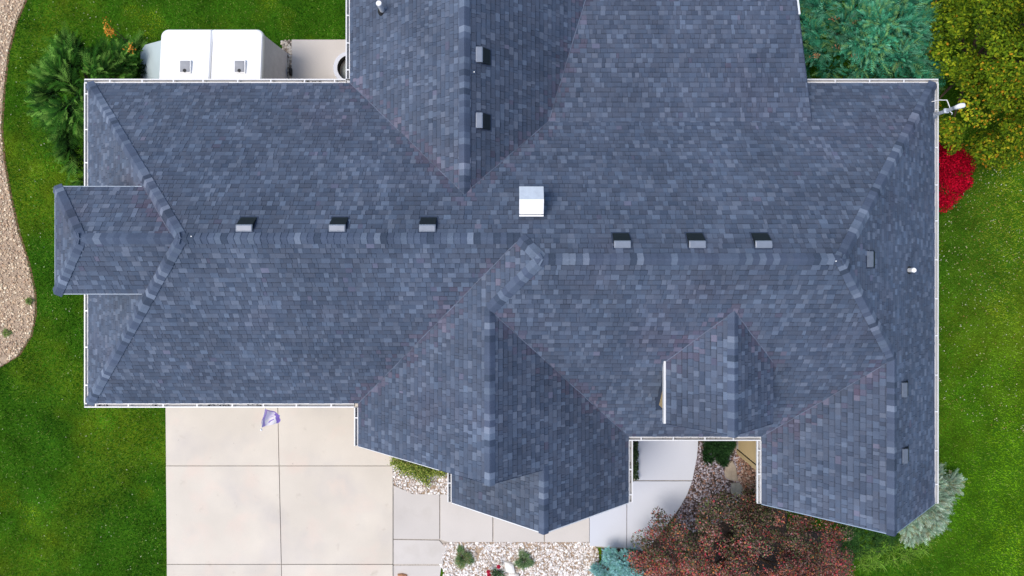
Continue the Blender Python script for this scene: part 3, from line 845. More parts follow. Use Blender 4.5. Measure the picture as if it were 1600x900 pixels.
# ------------------------------------------------------------------ things fixed to the roof
def frame_on(face, px, py):
    P = on_roof(face, px, py); pl = PL[face]
    dn = Vector((-pl[4][0], -pl[4][1], 0)); al = Vector((-pl[4][1], pl[4][0], 0))
    return P, dn, al, pl[3]
M['vent_dull'] = mat('dull_vent_metal', (0.115, 0.140, 0.180), 0.7, spec=0.2, n1=(8, 0.12))
def roof_vent(face, px, py):
    P, dn, al, s = frame_on(face, px, py)
    P = P - dn * 0.165 + Vector((0, 0, s * 0.165))     # P becomes the top (ridge side) edge
    hw = 0.182; z = Vector((0, 0, 1))
    def pt(a, d_, hgt=0.0): return P + al * a + dn * d_ + z * (-s * d_ + hgt)
    m = MB(); fl = [pt(-hw - .03, -.03, .013), pt(hw + .03, -.03, .013), pt(hw + .03, .36, .013), pt(-hw - .03, .36, .013)]
    m.poly(fl); lo = [q - z * .012 for q in fl]
    for i in range(4): m.poly([fl[i], lo[i], lo[(i + 1) % 4], fl[(i + 1) % 4]])
    flm = m
    m = MB()
    # hood: nearly level top, rounded, then the front lip; profile in (distance down, height above roof)
    prof = [(0.0, .02), (0.025, .05), (.135, .135), (.155, .142), (.165, .128)]
    rows = [[pt(a * k, d_, h_ - (0.012 if abs(a) > 0.9 * hw else 0)) for a, k in ((-hw, 1), (-hw * .88, 1), (hw * .88, 1), (hw, 1))] for d_, h_ in prof]
    for i in range(len(rows) - 1):
        for j in range(3): m.poly([rows[i][j], rows[i][j + 1], rows[i + 1][j + 1], rows[i + 1][j]])
    v = m.build('roof_vent', M['vent_dull' if face == 'east' else 'vent'], house)
    flm.build('flange', M['deck'], v)
    # dark front grille and cheeks
    g = MB()
    gt = [(.164, .126), (.335, .02)]
    g.poly([pt(-hw * .98, *gt[0]), pt(hw * .98, *gt[0]), pt(hw * .98, *gt[1]), pt(-hw * .98, *gt[1])])
    for sg in (-1, 1):
        g.poly([pt(sg * hw * .98, 0.0, .014), pt(sg * hw * .98, .135, .12), pt(sg * hw * .98, .164, .124), pt(sg * hw * .98, .335, .02), pt(sg * hw * .98, .335, .014)])
    # louvre bars
    for k in range(4):
        f0 = 0.12 + k * 0.22; d0 = .164 + (.335 - .164) * f0; h0 = .126 + (.02 - .126) * f0
        d1 = d0 + .02; h1 = h0 + .001
        g.poly([pt(-hw * .95, d0, h0 + .006), pt(hw * .95, d0, h0 + .006), pt(hw * .95, d1, h1 + .0), pt(-hw * .95, d1, h1)])
    g.build('vent_grille', M['vent_dark'], v)
    return v
for x in (385.5, 529.5, 669): roof_vent('mainN', x, 351)
for x in (971, 1087, 1189.5): roof_vent('mainN', x, 376)
roof_vent('nR', 755, 88); roof_vent('nR', 755, 190)
roof_vent('east', 1360, 405); roof_vent('east', 1413, 607.5); roof_vent('east', 1414, 710)

def pipe(face, px, py, h=0.32, r=0.045):
    P, dn, al, s = frame_on(face, px, py)
    m = MB(); m.tube([P - Vector((0, 0, .05)), P + Vector((0, 0, h))], r, 14, cap=False)
    m.tube([P + Vector((0, 0, h)), P + Vector((0, 0, h - 0.04))], r * 0.8, 14, cap=False)
    m.tube([P + Vector((0, 0, h - 0.001)), P + Vector((0, 0, h + 0.002))], r * 1.06, 14, cap=False)
    o = m.build('vent_pipe', M['pvc'], house, smooth=False)
    m = MB(); m.tube([P - Vector((0, 0, .03)), P + Vector((0, 0, .05))], [r * 2.1, r * 1.2], 14); m.build('pipe_boot', M['rubber'], o)
    m = MB(); m.tube([P + Vector((0, 0, h - .006)), P + Vector((0, 0, h + .012))], [r * 1.15, r * 1.0], 14); m.build('pipe_cap', M['pvc'], o)
pipe('nL', 598, 17, 0.5, 0.065); pipe('east', 1419, 422, 0.24, 0.055)
# small nail heads / sealant spots
for f_, px, py in (('nR', 741, 113), ('mainN', 300, 369.5), ('bS', 1305, 408)):
    P = on_roof(f_, px, py); m = MB(); m.tube([P + Vector((0, 0, .0)), P + Vector((0, 0, .04))], 0.014, 8); m.build('bolt', M['pvc'], house)

# white metal chimney vent with a gabled cap
P, dn, al, s = frame_on('mainN', 830.5, 314)
cx, cy, cz = P
k_ = (CAMZ - (cz + .55)) / FPX
cx = (830.5 - 800) * k_; cy = (410 - 314) * k_
hx, hy = 0.27, 0.335
ch = thing  # noqa
m = MB(); m.box((cx - hx + .05, cy - hy + .05, cz - .5), (cx + hx - .05, cy + hy - .05, cz + .42)); cho = m.build('chimney', M['white_cap'], house)
m = MB(); zt = cz + .60
A4 = [(cx - hx, cy + hy), (cx + hx, cy + hy), (cx + hx, cy), (cx - hx, cy)]
m.poly([(cx - hx, cy + hy, cz + .42), (cx - hx, cy + .02, zt), (cx + hx, cy + .02, zt), (cx + hx, cy + hy, cz + .42)])
m.poly([(cx - hx, cy + hy, cz + .40), (cx + hx, cy + hy, cz + .40), (cx + hx, cy + .02, zt - .03), (cx - hx, cy + .02, zt - .03)])
m.build('cap_panel', M['galv'], cho)  # north panel of the white cap greyed: its shading put into the colour
m = MB()
m.poly([(cx - hx, cy - hy + .05, cz + .47), (cx + hx, cy - hy + .05, cz + .47), (cx + hx, cy + .02, zt + .004), (cx - hx, cy + .02, zt + .004)])
m.poly([(cx - hx, cy - hy + .05, cz + .45), (cx - hx, cy + .02, zt - .02), (cx + hx, cy + .02, zt - .02), (cx + hx, cy - hy + .05, cz + .45)])
m.box((cx - hx, cy - hy, cz + .40), (cx + hx, cy - hy + .035, cz + .46))
m.box((cx - hx, cy + .005, zt - .03), (cx + hx, cy + .03, zt + .01))
m.build('cap_panel', M['white_cap'], cho)

# service mast on the right eave with weatherhead
P = on_roof('east', 1459, 180)
top = Vector((P.x, P.y, P.z + 0.92))
m = MB(); m.tube([P - Vector((0, 0, .1)), top], 0.045, 12); ms = m.build('service_mast', M['galv'], house, smooth=False)
m = MB(); m.tube([top - Vector((0, 0, .10)), top + Vector((0.0, 0, .03)), top + Vector((.03, 0.01, .10)), top + Vector((.08, 0.02, .11)), top + Vector((.14, .02, .05))], [.05, .062, .07, .066, .05], 12)
m.build('weatherhead', M['white_cap'], ms, smooth=True)
m = MB(); m.tube([P + Vector((0, 0, -.02)), P + Vector((0, 0, .07))], [.11, .06], 12); m.build('mast_flashing', M['vent'], ms)
m = MB()
q = top - Vector((0, 0, .42))
m.tube([q, q + Vector((.10, .06, .02)), q + Vector((.06, .30, -.05)), q + Vector((-.05, .34, -.2)), q + Vector((-.16, .33, -.36))], .012, 6)
m.tube([q + Vector((0, 0, .1)), q + Vector((.10, -.08, .1)), q + Vector((.14, -.10, .02))], .012, 6)
m.build('service_wire', M['pvc'], ms)
m = MB(); m.box(q + Vector((-.06, -.06, -.02)), q + Vector((.06, .06, .03))); m.build('mast_clamp', M['galv'], ms)

# ================================================================== SHED behind the garage
sx0, sx1 = -550 * (CAMZ - 1.95) / FPX, -390 * (CAMZ - 1.95) / FPX
sy1 = 366 * (CAMZ - 1.95) / FPX; sy0 = 4.75
shed = thing('garden_shed', 'white roofed plastic garden shed with two grey roof vents against the garage', 'shed', ((sx0 + sx1) / 2, (sy0 + sy1) / 2, 0))
mid = sx0 + (330 - 250) / 160 * (sx1 - sx0)
def roofpanel(xa, xb, ra, rb):
    m = MB(); r = 0.20
    def outline(z, ins=0.0):
        pts = [(xa + ins, sy0), (xb - ins, sy0)]
        if rb: pts += [(xb - ins - r + r * math.cos(t), sy1 - ins - r + r * math.sin(t)) for t in np.linspace(0, math.pi / 2, 7)]
        else: pts += [(xb - ins, sy1 - ins)]
        if ra: pts += [(xa + ins + r - r * math.sin(t), sy1 - ins - r + r * math.cos(t)) for t in np.linspace(0, math.pi / 2, 7)]
        else: pts += [(xa + ins, sy1 - ins)]
        def zz(y): f = (y - sy0) / (sy1 - sy0); return z - 0.20 * f * f
        return [(x, y, zz(y)) for x, y in pts]
    lo = outline(1.93); t1 = outline(2.04); t2 = outline(2.08, 0.03)
    n = len(lo)
    for i in range(n):
        j = (i + 1) % n
        m.poly([lo[i], lo[j], t1[j], t1[i]]); m.poly([t1[i], t1[j], t2[j], t2[i]])
    # top split into strips for the gentle curve
    m.poly(t2)
    m.poly(lo[::-1])
    return m.build('roof_panel', M['white_cap'], shed, smooth=False)
roofpanel(sx0, mid - 0.012, True, False); roofpanel(mid + 0.012, sx1, False, True)
m = MB(); m.box((mid - 0.03, sy0, 1.7), (mid + 0.03, sy1 - 0.03, 1.85)); m.build('roof_seam', M['galv'], shed)
for px in (287.5, 373):
    k_ = (CAMZ - 2.1) / FPX; vx = (px - 800) * k_; vy = (410 - 103) * k_
    m = MB(); m.prism([(vx - .17, vy - .19), (vx + .17, vy - .19), (vx + .17, vy + .19), (vx - .17, vy + .19)], 1.95, 2.052)
    v = m.build('roof_vent', M['white_cap'], shed, bevel=0.015)
    m = MB(); m.prism([(vx - .135, vy - .16), (vx + .135, vy - .16), (vx + .135, vy + .16), (vx - .135, vy + .16)], 2.053, 2.068); m.build('vent_lid', mat('grey_lid', (0.28, 0.29, 0.31), 0.5, n1=(6, .15)), v, bevel=0.02)
    m = MB(); m.tube([(vx, vy - .12, 2.05), (vx, vy - .12, 2.075)], .05, 12); m.build('vent_knob', M['rubber'], v)
m = MB(); m.box((sx0 + .05, sy0 + .02, 0.0), (sx1 - .05, sy1 - .10, 1.80)); m.build('body', mat('pale_shed_wall', (0.55, 0.57, 0.58), 0.5), shed)
# slatted end wall, boards one by one, leaning out a little to the right
bx_ = sx1 - 0.04; bm_ = mat('grey_board', (0.62, 0.60, 0.63), 0.6, n1=(5, .1), n2=(40, .06))
for i in range(12):
    z = 0.10 + i * 0.14
    yb = sy1 - 0.12 - 0.0 * i
    f0, f1 = (1.8 - z) / 1.8 * 0.12, (1.8 - z - .13) / 1.8 * 0.12
    m = MB()
    m.poly([(bx_ + f0, sy0, z), (bx_ + f0, yb, z), (bx_ + f1 - .01, yb, z + .13), (bx_ + f1 - .01, sy0, z + .13)][::-1][::-1])
    m.poly([(bx_ + f0, sy0, z), (bx_ - .02, sy0, z), (bx_ - .02, yb, z), (bx_ + f0, yb, z)])
    m.poly([(bx_ + f0, yb, z), (bx_ - .05, yb, z), (bx_ - .05, yb, z + .13), (bx_ + f1 - .01, yb, z + .13)])
    m.build('wall_board', bm_, shed)
m = MB()
A_ = [gp(224, 124 + 14, 1.0), gp(224, 84, 1.0), gp(228, 79, 1.0), gp(233, 74, 1.0)]
lx0 = A_[0][0]
top_ = [(sx0 + .03, sy0, 1.80), (sx0 + .03, sy1 - 0.28, 1.80)]
low_ = [(lx0, sy0, 1.15), (lx0, A_[1][1], 1.15), (A_[2][0], A_[2][1], 1.18), (A_[3][0] + .02, A_[3][1], 1.24)]
m.poly([top_[0], low_[0], low_[1], low_[2], low_[3], top_[1]][::-1])
m.poly([low_[0], (lx0, sy0, 0), (lx0, low_[1][1], 0), low_[1]][::-1])
m.poly([low_[1], (lx0, low_[1][1], 0), (low_[3][0], low_[3][1], 0), low_[3], low_[2]][::-1])
m.poly([low_[3], (low_[3][0], low_[3][1], 0), (sx0 + .03, sy1 - .28, 0), top_[1]][::-1])
m.build('side_panel', mat('grey_green_side_panel', (0.42, 0.50, 0.50), 0.5, n1=(3, .04)), shed)
m = MB(); m.tube([(sx1 + .16, 6.0, .12), (sx1 + .22, 6.0, .12)], .12, 16); m.tube([(sx1 + .16, 5.6, .12), (sx1 + .22, 5.6, .12)], .12, 16); m.build('wheel_stop', M['rubber'], shed)

# ================================================================== WINDOW WELL by the patio
wx, wy = gp(547, 106, .35)
well = thing('window_well', 'round pale rimmed window well half hidden under the gutter beside the patio', 'window well', (wx, wy, 0))
m = MB()
ro, ri = 0.53, 0.40; n = 40
for i in range(n):
    t0, t1 = i * 2 * math.pi / n, (i + 1) * 2 * math.pi / n
    def c4(r, t, z): return (wx + r * math.cos(t), wy + r * math.sin(t), z)
    m.poly([c4(ri, t0, .36), c4(ro - .02, t0, .36), c4(ro - .02, t1, .36), c4(ri, t1, .36)])
    m.poly([c4(ro - .02, t0, .36), c4(ro, t0, .33), c4(ro, t1, .33), c4(ro - .02, t1, .36)])
    m.poly([c4(ro, t0, .33), c4(ro, t0, 0), c4(ro, t1, 0), c4(ro, t1, .33)])
m.build('rim', mat('pale_rim', (0.62, 0.64, 0.70), 0.6, n1=(5, .06)), well)
m = MB()
for i in range(n):
    t0, t1 = i * 2 * math.pi / n, (i + 1) * 2 * math.pi / n
    m.poly([c4(ri - .002, t0, .359), c4(ri - .002, t1, .359), c4(ri - .002, t1, .055), c4(ri - .002, t0, .055)])
m.build('liner', M['rubber'], well)  # black liner paints in the shade inside the well
m = MB(); m.tube([(wx + .02, wy - .04, .055), (wx + .02, wy - .04, .075)], .36, 30); m.build('grate', mat('well_gravel', (0.33, 0.36, 0.35), 0.9, n2=(25, .4)), well)

# ================================================================== FLAG on the garage
fl0 = Vector((*gp(415.5, 630, 2.0), 2.0)); fl1 = Vector((*gp(408.5, 670, 2.35), 2.35))
flag = thing('house_flag', 'purple and white flag on a short pole over the driveway', 'flag', (fl0.x, fl0.y, fl0.z))
m = MB(); m.tube([Vector((fl0.x + .03, -198 * U, 1.75)), fl0, fl1], .011, 8); m.build('pole', M['pvc'], flag)
m = MB()
bs = []
for j in range(5): bs.append(fl1 + (fl1 - fl0).normalized() * (j * .016 - .005))
m.tube(bs, [.012, .030, .036, .030, .010], 10); m.build('finial', M['white_cap'], flag, smooth=True)
PUR = (0.27, 0.19, 0.60); PUR2 = (0.42, 0.34, 0.74); WHT = (0.88, 0.86, 0.92); LAV = (0.74, 0.70, 0.90)
NU, NV = 44, 30
def fpt(u, v):
    # u along pole 0..1 , v across cloth 0..1 (away from the pole), the cloth narrows as it droops
    a = fl0.lerp(fl1, 0.22 + 0.72 * u)
    tipx = gp(437, 655, 2.08)
    tip = Vector((tipx[0], tipx[1], 2.08))
    e = tip + (fl1 - fl0) * ((u - 0.5) * 0.30)
    q = a.lerp(e, v)
    q.z += -0.05 * math.sin(v * math.pi) + 0.035 * math.sin(v * 9 + u * 3)
    q.x += 0.02 * math.sin(u * 7 + v * 3)
    return q
m = MB()
def logo(u, v):
    """white ground inside a purple border, with slanted purple strokes"""
    if v < 0.15: return PUR2
    if v > 0.76: return PUR
    if u < 0.06: return PUR
    a = (u - 0.5) + 0.75 * (v - 0.5)
    if v > 0.60 and u < 0.22: return PUR
    if abs(a - 0.16) < 0.035 and 0.30 < v < 0.68: return PUR
    if abs(a + 0.10) < 0.03 and 0.42 < v < 0.60: return PUR2
    if abs(a - 0.02) < 0.10 or a > 0.20 or (v > 0.50 and a > -.16): return WHT
    return LAV
for i in range(NU):
    for j in range(NV):
        u0, u1, v0, v1 = i / NU, (i + 1) / NU, j / NV, (j + 1) / NV
        m.poly([fpt(u0, v0), fpt(u1, v0), fpt(u1, v1), fpt(u0, v1)], logo((u0 + u1) / 2, (v0 + v1) / 2))
m.build('cloth', M['cloth'], flag)

# ================================================================== VEGETATION
def rot_frame(d):
    """orthonormal frames for an (n,3) array of directions"""
    d = d / np.linalg.norm(d, axis=1, keepdims=True)
    up = np.tile([0.0, 0.0, 1.0], (len(d), 1)); up[np.abs(d[:, 2]) > 0.95] = [1, 0, 0]
    s = np.cross(d, up); s /= np.linalg.norm(s, axis=1, keepdims=True)
    return d, s, np.cross(s, d)
def leaves(pos, nrm, size, cols, aspect=0.6):
    n = len(pos)
    d, s, u = rot_frame(nrm)
    a = RNG.uniform(0, 6.283, n)[:, None]
    e1 = s * np.cos(a) + u * np.sin(a); e2 = -s * np.sin(a) + u * np.cos(a)
    sz = (size * RNG.uniform(0.6, 1.35, n))[:, None]
    fold = d * sz * 0.18
    q = np.stack([pos - e1 * sz, pos + e2 * sz * aspect + fold, pos + e1 * sz, pos - e2 * sz * aspect + fold], 1)
    return q.reshape(-1, 3), cols
def blades(root, dirn, length, width, cols, droop=0.25, seg=2):
    """curved tapering blades of `seg` quads each"""
    n = len(root)
    d, s, u = rot_frame(dirn)
    L = length[:, None]; Wd = width[:, None]
    Q = []; C = []
    prevL = prevR = None
    for k in range(seg + 1):
        t = k / seg
        c = root + d * L * t + np.array([0, 0, -1.0]) * L * droop * t * t
        ww = Wd * (1 - t * 0.9)
        l, r = c - s * ww, c + s * ww
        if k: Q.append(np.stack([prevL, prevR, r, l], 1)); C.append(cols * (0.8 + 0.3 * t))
        prevL, prevR = l, r
    return np.concatenate([q.reshape(-1, 3) for q in Q]), np.concatenate(C)
def pal_pick(pal, n, wts=None, jit=0.25):
    pal = np.array(pal); w_ = None if wts is None else np.array(wts) / sum(wts)
    return pal[RNG.choice(len(pal), n, p=w_)] * RNG.uniform(1 - jit, 1 + jit, (n, 1))
def trunk_mesh(name_parent, base, tips, r0):
    """tapered trunk with limbs reaching to the clump centres"""
    m = MB()
    b = Vector(base)
    h = sum(t[2] for t in tips) / len(tips)
    fork = b + Vector((0, 0, h * 0.35))
    m.tube([b - Vector((0, 0, .1)), b + Vector((.02, .01, h * .18)), fork], [r0, r0 * .85, r0 * .7], 10)
    for t in tips:
        t = Vector(t); mid_ = fork.lerp(t, 0.5) + Vector((rnd.uniform(-.1, .1), rnd.uniform(-.1, .1), .12))
        m.tube([fork, mid_, t], [r0 * .42, r0 * .26, r0 * .06], 6, cap=False)
    return m
def dome_clumps(cx, cy, rx, ry, zlo, zhi, n, r, allow=None):
    out = []
    tries = 0
    while len(out) < n and tries < n * 60:
        tries += 1
        a = RNG.uniform(0, 6.283); q = math.sqrt(RNG.uniform(0, 1))
        f = 1 + 0.14 * math.sin(3 * a + cx) + 0.10 * math.sin(5 * a + cy)
        x, y = cx + rx * q * f * math.cos(a), cy + ry * q * f * math.sin(a)
        if allow and not allow(x, y): continue
        z = zlo + (zhi - zlo) * math.sqrt(max(0.0, 1 - q * q)) * RNG.uniform(0.80, 1.05)
        if any((x - o_[0]) ** 2 + (y - o_[1]) ** 2 + (z - o_[2]) ** 2 < (0.5 * r) ** 2 for o_ in out): continue
        out.append((x, y, z, r * RNG.uniform(0.7, 1.3)))
    return np.array(out)
def leafy(name, label, cat, cx, cy, rx, ry, zlo, zhi, nclump, r, nleaf, size, palfn, r0=0.09, allow=None, updir=0.9, group=None, squash=0.75, fill=0.25, zvar=0.0, clipleaf=True):
    t = thing(name, label, cat, (cx, cy, 0), group)
    cl = dome_clumps(cx, cy, rx, ry, zlo, zhi, nclump, r, allow)
    cl[:, 2] += RNG.uniform(-zvar, zvar * .3, len(cl))
    k = RNG.integers(0, len(cl), nleaf)
    v = RNG.normal(size=(nleaf, 3)); v /= np.linalg.norm(v, axis=1, keepdims=True)
    v[:, 2] = np.abs(v[:, 2]) * 1.0 - 0.25 * (RNG.random(nleaf) < 0.35)
    rad = cl[k, 3] * np.where(RNG.random(nleaf) < fill, RNG.uniform(0.2, 1, nleaf), RNG.uniform(0.82, 1.12, nleaf))
    pos = cl[k, :3] + v * rad[:, None] * [1, 1, squash]
    nrm = v * 0.7 + RNG.normal(size=(nleaf, 3)) * 0.55 + [0, 0, updir]
    cols = palfn(pos, k, cl)
    if allow is not None and clipleaf:
        kp = np.array([allow(a[0], a[1]) for a in pos]); pos, nrm, cols = pos[kp], nrm[kp], cols[kp]
    q, c_ = leaves(pos, nrm, np.full(len(pos), size), cols)
    np_mesh('crown', q, 4, c_, M['leaf'], t)
    tips = cl[RNG.choice(len(cl), min(len(cl), 22), replace=False), :3]
    trunk_mesh(t, (cx, cy, 0), tips, r0).build('trunk', M['bark'], t, smooth=True)
    return t

# --- yellow green tree, upper right
def pal_maple(pos, k, cl):
    n = len(pos)
    cj = RNG.random(len(cl))[k]
    base = pal_pick([(0.085, 0.150, 0.008), (0.15, 0.22, 0.010), (0.040, 0.080, 0.007), (0.25, 0.29, 0.014)], n, [4, 3, 3, 1.6])
    gold = pal_pick([(0.40, 0.30, 0.02), (0.42, 0.20, 0.015), (0.33, 0.32, 0.02)], n)
    south = np.clip((5.6 - pos[:, 1]) / 4.0, 0, 1) * 0.24 + 0.012 + 0.20 * (cj > 0.92)
    m_ = RNG.random(n) < south
    base[m_] = gold[m_]
    low = np.clip((pos[:, 2] - cl[k, 2]) / cl[k, 3] * 0.5 + 0.62, 0.35, 1.15)
    return base * (0.75 + 0.5 * cj)[:, None]
tx, ty = gp(1580, 75, 2.5)
MAPX = [(1480, -200), (1482, 60), (1470, 110), (1462, 190), (1496, 212), (1515, 236), (1535, 226), (1562, 240), (1600, 256), (1900, 262), (1900, -200)]
leafy('maple_tree', 'big yellow green broadleaf tree with golden tips beside the right roof corner', 'tree', tx, ty, 2.35, 3.1, 0.9, 4.3, 95, 0.44, 62000, 0.044, pal_maple, r0=0.16, allow=lambda x, y: bool(in_px(np.array([x]), np.array([y]), 3.0, MAPX)[0]), fill=0.10, squash=0.7, zvar=0.9)

# --- blue green juniper between the roofs
def juniper(name, label, cx, cy, rx, ry, zlo, zhi, ntw, length, width, pal, wts=None, allow=None, nclump=70, r=0.35, sub=7, spread=0.9, stems=True, updir=0.55, cat='shrub'):
    t = thing(name, label, cat, (cx, cy, 0))
    cl = dome_clumps(cx, cy, rx, ry, zlo, zhi, nclump, r, allow)
    k = RNG.integers(0, len(cl), ntw)
    v = RNG.normal(size=(ntw, 3)); v /= np.linalg.norm(v, axis=1, keepdims=True); v[:, 2] = np.abs(v[:, 2])
    root = cl[k, :3] + v * cl[k, 3:4] * RNG.uniform(0.3, 0.8, (ntw, 1)) * [1, 1, .6]
    swirl = cl[k, :2] - [cx, cy]
    out = np.hstack([swirl, np.zeros((ntw, 1))]); out /= (np.linalg.norm(out, axis=1, keepdims=True) + 1e-6)
    dirn = v * [1, 1, .5] + out * spread * 0.5 + [0, 0, updir] + RNG.normal(size=(ntw, 3)) * 0.25
    dirn /= np.linalg.norm(dirn, axis=1, keepdims=True)
    L = length * RNG.uniform(0.6, 1.3, ntw)
    cc = pal_pick(pal, ntw, wts, 0.25) * (0.75 + 0.5 * RNG.random(len(cl))[k])[:, None]
    if allow is not None:
        tip = root + dirn * L[:, None]
        kp = np.array([allow(a[0], a[1]) for a in tip])
        root, dirn, L, cc = root[kp], dirn[kp], L[kp], cc[kp]
    Q, C = blades(root, dirn, L, np.full(len(L), width), cc, 0.3, 2)
    QS = [Q]; CS = [C]
    d, s, u = rot_frame(dirn)
    for j in range(sub):
        f = (j + 1) / (sub + 1)
        p0 = root + d * (L * f)[:, None] + np.array([0, 0, -1.0]) * (L * 0.3 * f * f)[:, None]
        sg = 1 if j % 2 else -1
        dd = d * 0.75 + s * sg * 0.65 + RNG.normal(size=d.shape) * 0.15
        q, c_ = blades(p0, dd, L * (0.55 - 0.3 * f), np.full(len(L), width * 0.8), cc * 1.1, 0.2, 1)
        QS.append(q); CS.append(c_)
    np_mesh('crown', np.concatenate(QS), 4, np.concatenate(CS), M['needle'], t)
    if stems:
        tips = cl[RNG.choice(len(cl), min(len(cl), 16), replace=False), :3]
        trunk_mesh(t, (cx, cy, 0), tips, 0.07).build('trunk', M['bark'], t, smooth=True)
    return t
jx_, jy_ = gp(1365, 48, 1.6)
def conifer(name, label, cx, cy, clumps, nb, blen, width, pal_tip, pal_in, sub=12, ninner=2500, allow=None, out=1.0, up=0.35, droop=0.18, cat='shrub', r0=.09):
    """feathery sprays: a main twig with paired side twigs, over a dark inner mass"""
    t = thing(name, label, cat, (cx, cy, 0))
    k = RNG.integers(0, len(clumps), nb)
    v = RNG.normal(size=(nb, 3)); v /= np.linalg.norm(v, axis=1, keepdims=True); v[:, 2] = np.abs(v[:, 2])
    root = clumps[k, :3] + v * clumps[k, 3:4] * [1, 1, .6] * RNG.uniform(.1, .8, (nb, 1))
    o = np.hstack([root[:, :2] - [cx, cy], np.zeros((nb, 1))]); o /= np.linalg.norm(o, axis=1, keepdims=True) + .15
    d = o * out + v * [.8, .8, .4] + [0, 0, up] + RNG.normal(size=(nb, 3)) * .22
    d /= np.linalg.norm(d, axis=1, keepdims=True)
    L = blen * RNG.uniform(.55, 1.25, nb) * np.where(RNG.random(nb) < .12, 1.7, 1.0)
    if allow is not None:
        tip = root + d * L[:, None]
        kp = np.array([allow(a[0], a[1]) and allow(b_[0], b_[1]) for a, b_ in zip(tip, root)])
        root, d, L, k = root[kp], d[kp], L[kp], k[kp]
    n = len(L)
    tone = (0.55 + 0.9 * RNG.random(len(clumps)))[k][:, None]
    ct = pal_pick(pal_tip, n, None, .25) * tone
    QS, CS = [], []
    q, c_ = blades(root, d, L, np.full(n, width), ct * .7, droop, 3); QS.append(q); CS.append(c_)
    dd, s_, u_ = rot_frame(d)
    roll = RNG.uniform(-.6, .6, n)[:, None]
    s2 = s_ * np.cos(roll) + u_ * np.sin(roll)
    for j in range(sub):
        f = 0.12 + 0.86 * (j + 1) / (sub + 1)
        p0 = root + d * (L * f)[:, None] + np.array([0, 0, -1.0]) * (L * droop * f * f)[:, None]
        for sg in (-1, 1):
            w_ = dd * .8 + s2 * sg * .75 + RNG.normal(size=dd.shape) * .12
            q, c_ = blades(p0, w_, L * (.42 - .30 * f) * RNG.uniform(.8, 1.2, n), np.full(n, width * .75), ct * (.65 + .55 * f), .1, 1)
            QS.append(q); CS.append(c_)
    # inner mass, its shade put into the dark needle colours
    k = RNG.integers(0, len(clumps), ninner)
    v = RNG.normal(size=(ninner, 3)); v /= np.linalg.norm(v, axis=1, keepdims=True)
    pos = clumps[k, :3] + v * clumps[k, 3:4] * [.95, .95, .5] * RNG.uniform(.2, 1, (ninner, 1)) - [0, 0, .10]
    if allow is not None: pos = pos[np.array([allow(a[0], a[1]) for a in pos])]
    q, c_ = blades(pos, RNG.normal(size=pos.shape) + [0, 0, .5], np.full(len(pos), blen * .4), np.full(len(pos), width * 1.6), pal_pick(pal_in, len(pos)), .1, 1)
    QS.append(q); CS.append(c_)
    np_mesh('crown', np.concatenate(QS), 4, np.concatenate(CS), M['needle'], t)
    tips = clumps[RNG.choice(len(clumps), min(len(clumps), 16), replace=False), :3]
    trunk_mesh(t, (cx, cy, 0), tips, r0).build('trunk', M['bark'], t, smooth=True)
    return t
al_ = lambda x, y: 8.1 < x < 12.75
cl_ = dome_clumps(jx_, jy_, 2.2, 1.95, 1.0, 2.3, 85, .40, al_)
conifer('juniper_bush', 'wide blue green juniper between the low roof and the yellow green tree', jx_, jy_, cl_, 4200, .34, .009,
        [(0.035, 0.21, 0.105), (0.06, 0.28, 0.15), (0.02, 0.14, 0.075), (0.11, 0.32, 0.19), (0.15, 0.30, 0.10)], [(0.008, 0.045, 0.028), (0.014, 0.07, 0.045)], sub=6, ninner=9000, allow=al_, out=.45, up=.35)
pd = np.array([(*gp(a, b, 2.2), 2.2) for a, b in ((1337, 88), (1302, 30), (1335, 33), (1310, 73), (1275, 88), (1400, 105))])
kd = RNG.integers(0, len(pd), 260)
q, c_ = leaves(pd[kd] + RNG.normal(size=(260, 3)) * [.06, .04, .05], RNG.normal(size=(260, 3)) + [0, 0, 1], np.full(260, .022), pal_pick([(0.42, 0.22, 0.10), (0.30, 0.16, 0.08)], 260))
o = np_mesh('fallen_leaves', q, 4, c_, M['leaf']); tag(o, 'few rusty brown dead tips caught in the blue green juniper', kind='stuff')
# --- dark conifer left of the garage
cx_, cy_ = gp(142, 160, 1.4)
al_ = lambda x, y: x < -10.85 and not (x > -11.5 and y < 4.75)
cl_ = dome_clumps(cx_, cy_, 1.45, 2.15, 0.6, 2.2, 75, .30, al_)
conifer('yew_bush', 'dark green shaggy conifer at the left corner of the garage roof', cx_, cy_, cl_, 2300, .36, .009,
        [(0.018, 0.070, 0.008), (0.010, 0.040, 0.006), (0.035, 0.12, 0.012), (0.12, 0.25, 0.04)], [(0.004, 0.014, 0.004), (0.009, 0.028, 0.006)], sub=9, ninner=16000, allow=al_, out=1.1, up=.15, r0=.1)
# orange leaved sprig standing in it
sx_, sy_ = gp(172, 50, 1.9)
t = thing('orange_shrub', 'small sprig of orange leaves at the top of the dark conifer', 'shrub', (sx_, sy_, 0))
pp = np.array([(*gp(a, b, 1.9), 1.9) for a, b in ((172, 50), (166, 36), (204, 76))])
kk = RNG.choice(3, 150, p=[.6, .2, .2])
pos = pp[kk] + RNG.normal(size=(150, 3)) * [.065, .075, .05]
q, c_ = leaves(pos, RNG.normal(size=(150, 3)) * .5 + [0, 0, 1], np.full(150, .030), pal_pick([(0.55, 0.25, 0.03), (0.65, 0.36, 0.06), (0.4, 0.14, 0.02)], 150))
np_mesh('crown', q, 4, c_, M['leaf'], t)
m = MB()
for q_ in pp: m.tube([(sx_, sy_, 0), (sx_, sy_, .9), tuple(q_)], [.02, .016, .006], 6)
m.build('stem', M['bark'], t)

